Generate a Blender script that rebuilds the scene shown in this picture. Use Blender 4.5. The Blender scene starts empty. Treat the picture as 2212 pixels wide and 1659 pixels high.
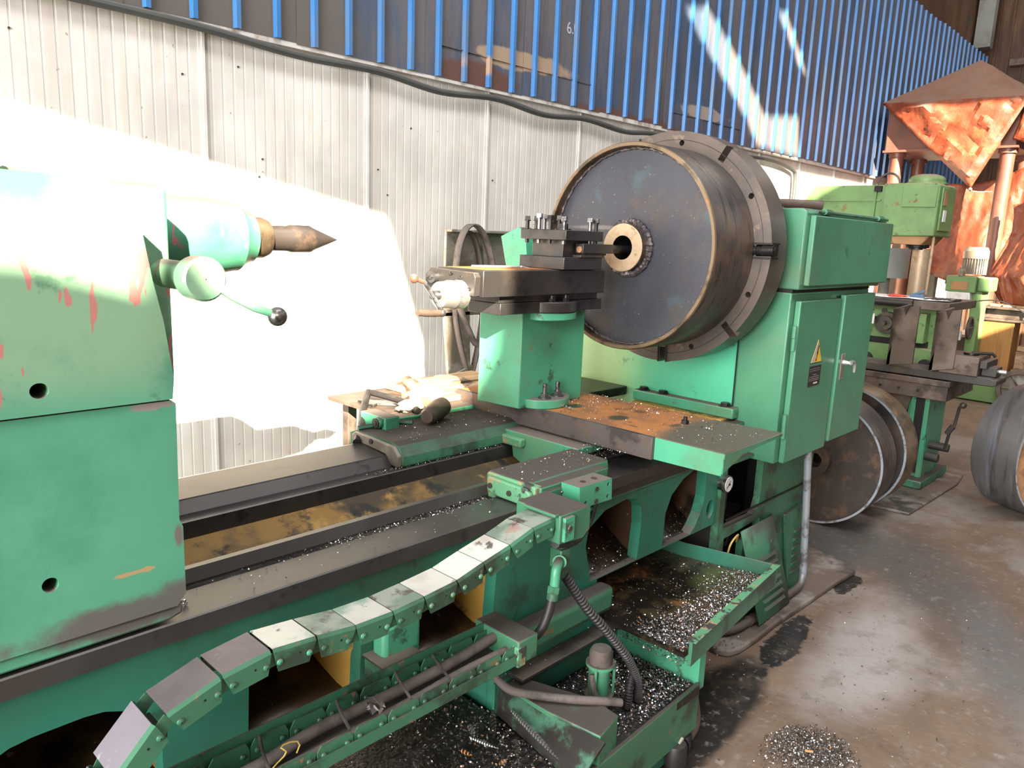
import bpy, bmesh, math, random
from math import sin, cos, pi, radians
from mathutils import Vector, Matrix, noise as mnoise
from mathutils.geometry import delaunay_2d_cdt
random.seed(7)
SC = bpy.context.scene
COL = SC.collection
V = Vector

# ------------------------------------------------------------------ camera
cd = bpy.data.cameras.new('camera')
cam = bpy.data.objects.new('camera', cd)
COL.objects.link(cam)
SC.camera = cam
cd.sensor_width = 36.0
cd.sensor_fit = 'HORIZONTAL'
cd.lens = 1654.0 / 2212.0 * 36.0
cd.clip_start = 0.05
cd.clip_end = 200
yaw, pitch, roll = .7606, .19288, .04068
fw = V((cos(yaw) * cos(pitch), sin(yaw) * cos(pitch), -sin(pitch)))
rt = V((sin(yaw), -cos(yaw), 0))
up = rt.cross(fw)
r2 = rt * cos(roll) + up * sin(roll)
u2 = up * cos(roll) - rt * sin(roll)
cam.matrix_world = Matrix(((r2.x, u2.x, -fw.x, 0), (r2.y, u2.y, -fw.y, 0), (r2.z, u2.z, -fw.z, 1.6), (0, 0, 0, 1)))

# ------------------------------------------------------------------ world, sun, lamps, exposure
W = bpy.data.worlds.new('world')
SC.world = W
W.use_nodes = True
wn = W.node_tree.nodes
wn['Background'].inputs[0].default_value = (0.80, 0.88, 1.0, 1)
wn['Background'].inputs[1].default_value = 1.3
SUN_DIR = V((.50, .75, -.42)).normalized()
sl = bpy.data.lights.new('sun', 'SUN')
sl.energy = 24.0
sl.color = (1.0, .86, .66)
sl.angle = radians(.55)
so = bpy.data.objects.new('sun', sl)
COL.objects.link(so)
so.rotation_euler = SUN_DIR.to_track_quat('-Z', 'Y').to_euler()
so.location = (-5, -8, 9)

def area(name, loc, direction, sx, sy, power, color):
    l = bpy.data.lights.new(name, 'AREA')
    l.shape = 'RECTANGLE'
    l.size, l.size_y = sx, sy
    l.energy = power
    l.color = color
    o = bpy.data.objects.new(name, l)
    COL.objects.link(o)
    o.location = loc
    o.rotation_euler = V(direction).to_track_quat('-Z', 'Y').to_euler()
    return o
# added fill lamps: one across the open near end, two under the solid roof
area('near_end_fill', (-6.8, -.2, 3.0), (1, .12, -.12), 6.5, 5.6, 1150, (1.0, .97, .93))
area('roof_fill', (1.5, -.6, 7.7), (0, .1, -1), 8.0, 2.2, 300, (.96, .98, 1.0))
area('roof_fill', (11.0, .6, 7.7), (0, .1, -1), 8.0, 2.2, 90, (1.0, .94, .86))
VS = SC.view_settings
SC.display_settings.display_device = 'sRGB'
VS.view_transform = 'Standard'
VS.look = 'None'
VS.exposure = 0.92
VS.gamma = 1.0
VS.use_curve_mapping = False
cy = SC.cycles
cy.max_bounces = 7
cy.diffuse_bounces = 4
cy.glossy_bounces = 3
cy.transmission_bounces = 4
cy.sample_clamp_indirect = 6.0
cy.caustics_reflective = False
cy.caustics_refractive = False
cy.use_denoising = True
cy.blur_glossy = 1.0

# ------------------------------------------------------------------ materials
def M(name, col, rough=.5, metal=0.0, layers=(), bump=None, vary=.12, vscale=1.6, spec=.5):
    m = bpy.data.materials.new(name)
    m.use_nodes = True
    nt = m.node_tree
    N, L = nt.nodes, nt.links
    bs = N['Principled BSDF']
    bs.inputs['Metallic'].default_value = metal
    bs.inputs['Specular IOR Level'].default_value = spec
    tc = N.new('ShaderNodeTexCoord')
    geo = N.new('ShaderNodeNewGeometry')
    def noise(scale, detail=5, rgh=.6, stretch=None, dist=0.0, off=0.0):
        n = N.new('ShaderNodeTexNoise')
        n.inputs['Scale'].default_value = scale
        n.inputs['Detail'].default_value = detail
        n.inputs['Roughness'].default_value = rgh
        n.inputs['Distortion'].default_value = dist
        mp = N.new('ShaderNodeMapping')
        mp.inputs['Location'].default_value = (off, off * .7, off * 1.3)
        if stretch:
            mp.inputs['Scale'].default_value = stretch
        L.new(tc.outputs['Object'], mp.inputs[0])
        L.new(mp.outputs[0], n.inputs['Vector'])
        return n.outputs['Fac']
    def rng(sock, lo, hi, a=0.0, b=1.0):
        r = N.new('ShaderNodeMapRange')
        r.interpolation_type = 'SMOOTHSTEP'
        r.inputs['From Min'].default_value = lo
        r.inputs['From Max'].default_value = hi
        r.inputs['To Min'].default_value = a
        r.inputs['To Max'].default_value = b
        L.new(sock, r.inputs['Value'])
        return r.outputs[0]
    def math_(op, a, b=None, v=None):
        n = N.new('ShaderNodeMath')
        n.operation = op
        L.new(a, n.inputs[0])
        if b is not None:
            L.new(b, n.inputs[1])
        if v is not None:
            n.inputs[1].default_value = v
        return n.outputs[0]
    def mix(fac, a, b):
        n = N.new('ShaderNodeMix')
        n.data_type = 'RGBA'
        L.new(fac, n.inputs[0])
        if isinstance(a, tuple):
            n.inputs[6].default_value = (*a, 1)
        else:
            L.new(a, n.inputs[6])
        n.inputs[7].default_value = (*b, 1)
        return n.outputs[2]
    dark = tuple(c * (1 - vary * 1.6) for c in col)
    light = tuple(min(1, c * (1 + vary)) for c in col)
    cur = mix(rng(noise(vscale, 4), .3, .7), dark, light)
    rcur = None
    rv = N.new('ShaderNodeValue')
    rv.outputs[0].default_value = rough
    rcur = rv.outputs[0]
    for k, ly in enumerate(layers):
        kind, c2, sc, lo, hi = ly[:5]
        opt = ly[5] if len(ly) > 5 else {}
        off = 3.7 * (k + 1)
        if kind == 'noise':
            lo, hi = .5 + (lo - .5) * .66, .5 + (hi - .5) * .66
        if kind == 'noise':
            f = rng(noise(sc, opt.get('detail', 7), .65, opt.get('stretch'), opt.get('dist', 0), off), lo, hi)
        elif kind == 'up':
            sp = N.new('ShaderNodeSeparateXYZ')
            L.new(geo.outputs['Normal'], sp.inputs[0])
            f = math_('MULTIPLY', rng(sp.outputs[2], .45, .9), rng(noise(sc, 6, .65, None, 0, off), lo, hi))
        elif kind == 'blob':
            ctr, rad = opt['c'], opt['r']
            mp = N.new('ShaderNodeMapping')
            mp.vector_type = 'TEXTURE'
            mp.inputs['Location'].default_value = ctr
            mp.inputs['Rotation'].default_value = (0, 0, opt.get('rz', 0))
            mp.inputs['Scale'].default_value = rad
            L.new(tc.outputs['Object'], mp.inputs[0])
            ln = N.new('ShaderNodeVectorMath')
            ln.operation = 'LENGTH'
            L.new(mp.outputs[0], ln.inputs[0])
            nz = noise(sc, 6, .6, None, 0, off)
            d = math_('ADD', ln.outputs['Value'], math_('MULTIPLY', math_('SUBTRACT', nz, v=.5), v=opt.get('warp', 1.2)))
            f = rng(d, hi, lo)
        if opt.get('amt') is not None:
            f = math_('MULTIPLY', f, v=opt['amt'])
        cur = mix(f, cur, c2)
        if opt.get('rough') is not None:
            n = N.new('ShaderNodeMix')
            L.new(f, n.inputs[0])
            L.new(rcur, n.inputs[2])
            n.inputs[3].default_value = opt['rough']
            rcur = n.outputs[0]
    L.new(cur, bs.inputs['Base Color'])
    L.new(rcur, bs.inputs['Roughness'])
    if bump:
        b = N.new('ShaderNodeBump')
        b.inputs['Strength'].default_value = bump[1]
        b.inputs['Distance'].default_value = bump[2] if len(bump) > 2 else .004
        L.new(noise(bump[0], 6, .6, bump[3] if len(bump) > 3 else None), b.inputs['Height'])
        L.new(b.outputs[0], bs.inputs['Normal'])
    return m

GR = (.075, .345, .200)
DUST = (.135, .110, .092)
DIRT = (.030, .024, .019)
PUTTY = (.50, .42, .20)
m_green = M('green_enamel', GR, .38, 0, (
    ('noise', (.10, .24, .13), 2.2, .45, .75),
    ('noise', DIRT, 9, .66, .74, {'rough': .6, 'amt': .65}),
    ('noise', (.22, .17, .10), 24, .73, .77, {'rough': .7, 'amt': .8}),
    ('up', DUST, 5, .15, .45, {'rough': .85}),
), (30, .12, .002))
m_green_clean = M('green_cabinet_enamel', (.080, .262, .150), .30, 0, (
    ('noise', (.11, .20, .12), 1.6, .52, .75),
    ('noise', DIRT, 12, .70, .78, {'amt': .4}),
    ('up', (.10, .10, .08), 9, .25, .6, {'rough': .8}),
), (18, .06, .002))
m_green_head = M('green_headstock_enamel', (.090, .480, .285), .36, 0, (
    ('blob', (.26, .44, .20), 3, .3, 1.1, {'c': (2.85, 2.15, 1.0), 'r': (.5, .30, .5), 'warp': .5}),  # yellow-green glow of sunlight painted onto the left of the headstock
    ('noise', DIRT, 10, .70, .78, {'amt': .4}),
    ('up', (.11, .11, .085), 9, .25, .6, {'rough': .8}),
), (18, .06, .002))
m_green_dirty = M('green_oily_enamel', (.055, .190, .105), .42, 0, (
    ('noise', (.03, .035, .025), 5, .48, .66, {'rough': .45, 'amt': .8}),
    ('noise', (.20, .13, .07), 22, .70, .76, {'rough': .8}),
    ('up', (.060, .048, .040), 6, .1, .4, {'rough': .75}),
), (30, .2, .003))
m_green_bed = M('green_bed_enamel', (.032, .185, .118), .40, 0, (
    ('noise', (.035, .12, .07), 3, .45, .7),
    ('noise', DIRT, 7, .60, .76, {'amt': .55}),
    ('up', DUST, 5, .15, .45, {'rough': .85}),
), (20, .1, .003))
m_green_tail = M('green_tailstock_enamel', (.095, .340, .210), .36, 0, (
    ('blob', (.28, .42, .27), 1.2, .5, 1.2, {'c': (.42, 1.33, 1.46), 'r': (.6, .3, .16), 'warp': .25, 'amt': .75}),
    ('noise', (.06, .25, .155), 2.6, .45, .7),
    ('noise', (.50, .17, .16), 14, .71, .73, {'rough': .6, 'stretch': (2.4, 2.4, .6), 'detail': 2, 'amt': .9}),
    ('noise', (.05, .15, .09), 11, .66, .80, {'amt': .6}),
    ('blob', (.12, .115, .10), 11, .45, .85, {'c': (.5, 1.33, .93), 'r': (.62, .3, .045), 'warp': 1.3, 'rough': .75}),
    ('blob', (.42, .30, .14), 18, .35, .45, {'c': (.47, 1.33, .985), 'r': (.12, .3, .012), 'warp': 1.1, 'rough': .75}),
    ('blob', (.16, .14, .12), 14, .4, .8, {'c': (.535, 1.33, 1.04), 'r': (.014, .3, .04), 'warp': .8, 'rough': .75}),
    ('up', DUST, 5, .15, .45, {'rough': .85}),
), (16, .1, .002))
m_green_low = M('green_tailstock_base_enamel', (.095, .340, .210), .36, 0, (
    ('noise', (.075, .29, .18), 2.6, .45, .7),
    ('noise', (.05, .15, .09), 11, .70, .84, {'amt': .35}),
    ('blob', (.12, .115, .10), 11, .45, .85, {'c': (.56, 1.33, .915), 'r': (.42, .3, .055), 'warp': 1.3, 'rough': .75}),
    ('blob', (.42, .30, .14), 22, .35, .45, {'c': (.47, 1.33, .992), 'r': (.10, .3, .012), 'warp': 2.4, 'rough': .75}),
    ('blob', (.16, .14, .12), 14, .4, .8, {'c': (.538, 1.33, 1.04), 'r': (.012, .3, .03), 'warp': .8, 'rough': .75}),
    ('blob', (.30, .26, .24), 30, .4, .8, {'c': (.50, 1.33, 1.285), 'r': (.06, .3, .010), 'warp': 1.2, 'rough': .75}),
    ('up', DUST, 5, .15, .45, {'rough': .85}),
), (16, .1, .002))
m_green_wet = M('green_enamel_black_with_oil', (.045, .17, .10), .35, 0, (
    ('noise', (.012, .011, .009), 6, .36, .52, {'rough': .22}),
    ('up', (.05, .042, .036), 6, .1, .4, {'rough': .7}),
), (40, .3, .003))
m_green_old = M('pale_green_old_enamel', (.16, .29, .10), .5, 0, (
    ('noise', (.13, .22, .08), 3, .45, .7),
    ('noise', (.26, .09, .05), 6, .68, .76, {'rough': .85, 'amt': .6}),
    ('noise', DIRT, 8, .66, .76, {'amt': .6}),
    ('up', (.34, .26, .16), 5, .1, .4, {'rough': .9}),
), (24, .2, .004))
m_green_worn = M('green_enamel_worn_through', (.11, .30, .16), .45, 0, (
    ('noise', (.30, .24, .13), 16, .52, .60, {'rough': .6}),
    ('noise', (.05, .045, .042), 13, .54, .62, {'rough': .45}),
), (28, .2, .003))
m_lamp = M('dark_cast_iron', (.055, .050, .046), .45, .35, (
    ('noise', (.12, .085, .06), 6, .55, .75, {'amt': .6}),
    ('up', (.15, .12, .095), 5, .3, .6, {'rough': .8}),
), (40, .08, .001))
m_steel_dark = M('dark_ground_steel', (.085, .080, .078), .34, .7, (
    ('noise', (.16, .12, .09), 4, .5, .75, {'amt': .5}),
    ('noise', (.030, .028, .026), 8, .5, .75, {'amt': .6}),
), (60, .05, .001))
m_rail = M('oily_slideway_iron', (.078, .072, .066), .38, .55, (
    ('noise', (.055, .050, .045), 3, .45, .7),
    ('noise', (.022, .019, .016), 14, .62, .74, {'amt': .55, 'rough': .3}),
), (50, .05, .001))
m_rail_pit = M('dirty_gutter', (.040, .034, .028), .55, 0, (
    ('noise', (.012, .010, .008), 10, .4, .6),), (40, .4, .004))
m_chute = M('yellow_putty_casting', (.25, .135, .030), .6, 0, (
    ('noise', (.060, .040, .022), 4, .35, .60, {'rough': .5}),
    ('noise', (.42, .24, .06), 7, .60, .8),
    ('noise', (.015, .012, .009), 9, .55, .72),
), (26, .3, .004))
m_chute_dark = M('oily_brown_casting', (.060, .034, .018), .42, 0, (
    ('noise', (.20, .10, .035), 3.5, .55, .75, {'amt': .55}),
    ('noise', (.012, .009, .007), 7, .45, .65, {'rough': .3}),
    ('noise', (.28, .26, .22), 45, .74, .78, {'rough': .3}),
), (26, .3, .004))
m_gold = M('yellow_jamb', (.46, .27, .055), .55, 0, (
    ('noise', (.12, .07, .03), 9, .5, .68),
    ('noise', (.60, .40, .12), 14, .62, .75),
), (30, .3, .003))
m_face = M('turned_faceplate_iron', (.150, .118, .098), .40, .55, (
    ('noise', (.10, .085, .078), 5, .45, .7),
    ('noise', (.27, .20, .15), 14, .64, .78, {'amt': .6}),
), (60, .06, .001))
m_scale = M('blue_mill_scale', (.052, .055, .068), .36, .4, (
    ('noise', (.080, .064, .06), 3.2, .56, .80),
    ('noise', (.06, .09, .11), 4.5, .60, .72, {'amt': .8}),
    ('noise', (.045, .045, .06), 9, .60, .75, {'amt': .7}),
    ('blob', (.34, .30, .27), 30, .3, .8, {'c': (2.41, 1.84, 1.64), 'r': (.1, .30, .014), 'warp': .7, 'amt': .35}),
    ('noise', (.50, .42, .32), 130, .76, .79, {'amt': .7}),
), (50, .1, .001))
m_rim = M('rolled_plate_steel', (.088, .076, .070), .42, .55, (
    ('noise', (.15, .105, .075), 4, .45, .7),
    ('noise', (.045, .042, .042), 6, .5, .72, {'stretch': (8, 1, 1)}),
    ('noise', (.30, .13, .05), 20, .70, .78),
), (50, .1, .001))
m_rim_in = M('bronze_toned_rim', (.19, .135, .082), .42, .5, (
    ('noise', (.08, .06, .04), 9, .45, .7),
    ('noise', (.34, .15, .06), 16, .62, .72, {'amt': .7}),
), (50, .2, .002))
m_tan = M('fresh_turned_face', (.50, .37, .245), .42, .3, (
    ('noise', (.40, .28, .17), 18, .5, .7),
    ('noise', (.28, .18, .10), 40, .66, .74)), (70, .05, .001))
m_hub = M('hub_steel', (.075, .062, .055), .45, .5, (('noise', (.15, .10, .07), 12, .5, .7),), (50, .1, .001))
m_weld = M('weld_bead', (.090, .075, .080), .38, .6, (('noise', (.18, .16, .15), 25, .5, .65),), (60, .5, .004))
m_black = M('black_oxide', (.022, .021, .020), .38, .5, (('noise', (.06, .05, .045), 30, .55, .7, {'amt': .6}),), (60, .05, .001))
m_void = M('black_interior', (.006, .006, .006), .7, 0)
m_bolt = M('bolt_steel', (.16, .155, .155), .34, .8, (('noise', (.05, .045, .04), 40, .5, .65),), (80, .1, .001))
m_chrome = M('bright_steel', (.76, .74, .72), .36, .85, (('noise', (.45, .38, .30), 20, .55, .7, {'amt': .5}),))
m_galv = M('galvanised_steel', (.55, .61, .68), .30, .55, (('noise', (.22, .22, .23), 12, .5, .7), ('blob', (.12, .10, .08), 8, .6, 1.3, {'c': (2.9, 1.3, .02), 'r': (.85, .6, .10), 'warp': .5, 'rough': .7})))
m_rust = M('rusted_cover_plate', (.36, .140, .042), .72, 0, (
    ('noise', (.21, .095, .04), 6, .45, .7),
    ('noise', (.085, .052, .032), 5, .58, .70, {'rough': .45}),
    ('blob', (.035, .026, .02), 9, .6, 1.0, {'c': (2.12, 1.70, 1.0), 'r': (.05, .035, .1), 'warp': .6, 'rough': .3}),
    ('blob', (.035, .026, .02), 9, .6, 1.0, {'c': (2.10, 1.49, 1.0), 'r': (.05, .04, .1), 'warp': .6, 'rough': .3}),
    ('blob', (.095, .085, .062), 7, .8, 1.15, {'c': (2.2, 1.06, 1.0), 'r': (.5, .24, .1), 'warp': .35, 'rough': .5}),
), (60, .25, .002))
m_plate_side = M('grey_plate_edge', (.120, .100, .100), .42, .4, (('noise', (.15, .11, .08), 4, .5, .7), ('noise', (.06, .05, .05), 9, .5, .7)), (50, .06, .001))
m_brown = M('brown_dusty_iron', (.105, .075, .055), .6, .15, (
    ('noise', (.16, .12, .095), 4, .45, .7),
    ('noise', (.05, .035, .028), 7, .5, .7)), (30, .2, .003))
m_brownsheet = M('old_galvanised_sheet', (.26, .225, .185), .5, .2, (
    ('noise', (.18, .145, .11), 4, .45, .65),
    ('noise', (.34, .31, .27), 6, .55, .7)), (30, .1, .002))
m_rubber = M('black_rubber', (.020, .018, .017), .5, 0, (('up', (.055, .046, .040), 12, .4, .7, {'rough': .9}),), (90, .15, .002))
m_rubber_dusty = M('dusty_rubber_hose', (.125, .100, .088), .75, 0, (('noise', (.07, .057, .05), 12, .5, .7), ('blob', (.35, .09, .06), 20, .4, .8, {'c': (1.47, 1.1, .36), 'r': (.02, .04, .04), 'warp': .5})), (120, .4, .003))
m_link_pale = M('pale_dusty_link_cover', (.52, .51, .455), .50, .1, (
    ('noise', (.38, .34, .31), 6, .5, .75),
    ('noise', (.17, .26, .20), 7, .52, .72),
    ('noise', (.10, .085, .075), 16, .66, .76)), (40, .1, .001))
m_link_green = M('grey_green_link_cover', (.27, .30, .25), .5, .1, (
    ('noise', (.12, .17, .13), 6, .45, .7),
    ('noise', (.30, .15, .13), 9, .62, .72, {'amt': .6}),
    ('noise', (.07, .055, .05), 14, .6, .74)), (40, .1, .001))
m_link_dark = M('mauve_grey_link_cover', (.135, .112, .118), .45, .2, (
    ('noise', (.10, .082, .082), 6, .45, .7),
    ('noise', (.22, .20, .22), 14, .66, .78)), (40, .06, .001))
m_link_bright = M('bright_mauve_link_cover', (.20, .178, .205), .40, .2, (
    ('noise', (.18, .15, .175), 7, .5, .7),
    ('noise', (.40, .37, .41), 14, .64, .78)), (40, .06, .001))
m_panel = M('white_sandwich_panel', (.64, .605, .55), .42, 0, (
    ('noise', (.55, .505, .44), 2.0, .48, .75, {'stretch': (6, 1, .4), 'amt': .8}),
    ('noise', (.50, .44, .37), 7, .60, .78, {'stretch': (5, 1, .35), 'amt': .45}),
    ('noise', (.25, .19, .14), 26, .77, .79, {'amt': .8}),
), None)
m_joint = M('panel_joint_strip', (.60, .57, .53), .45, 0, (('noise', (.33, .26, .20), 4, .5, .7, {'stretch': (1, 1, .3)}),))
m_bluepan = M('blue_sheet_dusty_pan', (.058, .085, .135), .45, .1, (
    ('noise', (.125, .108, .108), 1.3, .34, .62, {'stretch': (3, 1, .6)}),
    ('noise', (.085, .078, .082), 3.0, .50, .70, {'stretch': (3, 1, .4)}),
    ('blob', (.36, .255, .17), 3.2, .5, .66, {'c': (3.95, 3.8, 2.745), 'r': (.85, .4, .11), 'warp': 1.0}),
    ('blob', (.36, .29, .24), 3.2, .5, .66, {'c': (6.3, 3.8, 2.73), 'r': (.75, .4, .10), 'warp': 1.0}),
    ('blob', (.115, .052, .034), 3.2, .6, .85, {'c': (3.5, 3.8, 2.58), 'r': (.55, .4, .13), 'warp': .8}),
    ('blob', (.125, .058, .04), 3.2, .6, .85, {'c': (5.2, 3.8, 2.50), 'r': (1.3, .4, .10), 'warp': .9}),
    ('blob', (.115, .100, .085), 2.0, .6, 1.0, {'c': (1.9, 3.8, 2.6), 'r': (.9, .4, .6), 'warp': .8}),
), None)
m_bluerib = M('blue_sheet_clean_rib', (.034, .160, .40), .36, .05, (
    ('noise', (.07, .15, .28), 1.8, .5, .72, {'stretch': (3, 1, .7)}),
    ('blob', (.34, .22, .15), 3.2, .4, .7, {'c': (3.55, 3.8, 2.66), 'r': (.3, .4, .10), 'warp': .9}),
), None)
m_blueshade = M('blue_sheet_shaded_flank', (.045, .060, .10), .5, .05, (('noise', (.14, .075, .05), 2.5, .5, .66),), None)  # shadow side of each rib painted as a darker blue, with brown mottling
m_cable = M('black_conduit', (.050, .054, .050), .55, 0, (('up', (.14, .13, .115), 5, .2, .6, {'rough': .9}),))
m_rustwall = M('rust_brown_cladding', (.085, .038, .020), .6, .1, (
    ('noise', (.14, .075, .035), 2.0, .45, .72, {'stretch': (1, 3, .35)}),
    ('noise', (.065, .035, .025), 3.5, .52, .7, {'stretch': (1, 4, .3)}),
), None)
m_greysteel = M('grey_column_paint', (.24, .25, .225), .6, 0, (('noise', (.17, .165, .145), 3, .45, .7),))
m_roof = M('dull_roof_sheet', (.33, .31, .30), .7, 0)
m_floor = M('workshop_concrete', (.165, .113, .078), .68, 0, (
    ('noise', (.20, .168, .142), .9, .45, .62, {'dist': .6}),
    ('noise', (.12, .074, .046), 1.3, .52, .68, {'dist': .4, 'amt': .8}),
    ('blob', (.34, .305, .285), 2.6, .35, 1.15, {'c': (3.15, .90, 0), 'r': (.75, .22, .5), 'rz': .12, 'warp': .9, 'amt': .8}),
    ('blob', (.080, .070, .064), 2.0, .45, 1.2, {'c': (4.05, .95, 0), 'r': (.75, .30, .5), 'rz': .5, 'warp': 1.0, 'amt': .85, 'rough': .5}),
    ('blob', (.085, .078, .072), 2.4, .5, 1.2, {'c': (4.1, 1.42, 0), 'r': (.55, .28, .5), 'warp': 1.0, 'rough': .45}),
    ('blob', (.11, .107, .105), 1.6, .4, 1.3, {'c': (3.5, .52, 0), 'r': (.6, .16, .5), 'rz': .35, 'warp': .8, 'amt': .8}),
    ('blob', (.018, .016, .015), 7, .75, .88, {'c': (2.90, 1.15, 0), 'r': (.36, .085, .5), 'rz': .05, 'warp': 1.7, 'rough': .28}),
    ('blob', (.022, .019, .018), 8, .75, .9, {'c': (3.66, 1.19, 0), 'r': (.20, .05, .5), 'warp': 1.6, 'rough': .28}),
    ('blob', (.020, .017, .016), 5, .75, 1.0, {'c': (2.0, 1.15, 0), 'r': (.80, .17, .5), 'warp': .5, 'rough': .3}),
    ('noise', (.30, .28, .26), 16, .68, .82, {'amt': .5}),
    ('noise', (.10, .072, .05), 9, .50, .80, {'amt': .45, 'detail': 10}),
    ('noise', (.27, .235, .21), 34, .56, .80, {'amt': .5, 'detail': 10}),
    ('noise', (.05, .04, .035), 60, .74, .80),
), (26, .45, .006))
m_pad = M('raised_concrete_pad', (.12, .088, .068), .6, 0, (
    ('noise', (.22, .19, .168), 4, .48, .66),
    ('noise', (.07, .058, .05), 5, .50, .66, {'rough': .35}),
), (18, .35, .006))
m_tray = M('oily_tray_bottom', (.085, .060, .030), .30, .1, (
    ('noise', (.30, .14, .045), 5, .56, .68),
    ('noise', (.020, .016, .012), 5, .42, .60, {'rough': .2}),
    ('blob', (.10, .11, .04), 4, .5, 1.1, {'c': (2.42, 1.2, .4), 'r': (.16, .12, .2), 'warp': .6, 'rough': .4}),
), (30, .1, .002))
m_swarf_bed = M('black_wet_swarf', (.014, .012, .010), .25, .2, (('noise', (.05, .04, .035), 40, .55, .68),), (90, .9, .008))
m_chip = M('bright_steel_swarf', (.70, .69, .70), .25, .9)
m_chip_dark = M('oily_steel_swarf', (.16, .13, .11), .35, .8)
m_chip_rust = M('rusty_swarf', (.42, .20, .08), .6, .2)
m_tarp = M('orange_tarpaulin', (.20, .040, .014), .50, 0, (
    ('noise', (.27, .070, .028), 3, .5, .7),
    ('noise', (.15, .065, .038), 2.2, .55, .72, {'amt': .8}),
    ('up', (.25, .16, .115), 3, .05, .2, {'rough': .9, 'amt': .9}),
), (12, .5, .02))
m_redpaint = M('red_oxide_paint', (.19, .070, .045), .42, 0, (('noise', (.13, .05, .035), 4, .5, .7), ('up', (.25, .17, .12), 3, .2, .5)))
m_wood = M('timber', (.46, .30, .17), .7, 0, (('noise', (.33, .19, .10), 4, .45, .65, {'stretch': (1, 8, 8)}), ('noise', (.12, .08, .05), 9, .62, .72)), (30, .2, .002, (1, 8, 8)))
m_card = M('orange_painted_board', (.40, .19, .05), .6, 0, (('noise', (.32, .12, .035), 3, .45, .7, {'stretch': (1, 8, .5)}),))
m_yellow = M('sign_yellow', (.80, .52, .04), .4)
m_signgrey = M('sign_faded', (.50, .45, .36), .4)
m_signblack = M('sign_black', (.025, .024, .024), .4, 0, (('noise', (.09, .085, .08), 60, .6, .7),))
m_white = M('white_enamel', (.80, .79, .76), .4, 0, (('noise', (.60, .57, .50), 8, .55, .75),))
m_cloth = M('canvas_glove', (.66, .56, .44), .9, 0, (('noise', (.35, .27, .20), 12, .5, .7),), (60, .4, .004))
m_bluecloth = M('blue_cloth', (.10, .16, .26), .9, 0)
m_red = M('red_cloth', (.62, .09, .05), .8, 0)
m_chalk = M('chalk', (.42, .44, .47), .9, 0)
m_wire = M('yellow_wire', (.55, .40, .10), .5, 0)
m_tread = M('rolled_scale_streaks', (.17, .16, .155), .38, .6, (
    ('noise', (.10, .09, .085), 2.6, .42, .70, {'stretch': (1, 6, .6), 'detail': 3}),
    ('noise', (.24, .26, .30), 2.2, .55, .85, {'stretch': (1, 6, .6), 'detail': 3}),
    ('noise', (.23, .14, .09), 7, .70, .80)), (50, .1, .001))
m_rustface = M('light_rust', (.42, .22, .10), .7, 0, (('noise', (.26, .13, .07), 6, .5, .7),), (40, .2, .002))

# ------------------------------------------------------------------ mesh helpers
def pip(x, y, poly):
    c = False
    j = len(poly) - 1
    for i in range(len(poly)):
        if (poly[i][1] > y) != (poly[j][1] > y) and x < (poly[j][0] - poly[i][0]) * (y - poly[i][1]) / (poly[j][1] - poly[i][1]) + poly[i][0]:
            c = not c
        j = i
    return c

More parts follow.
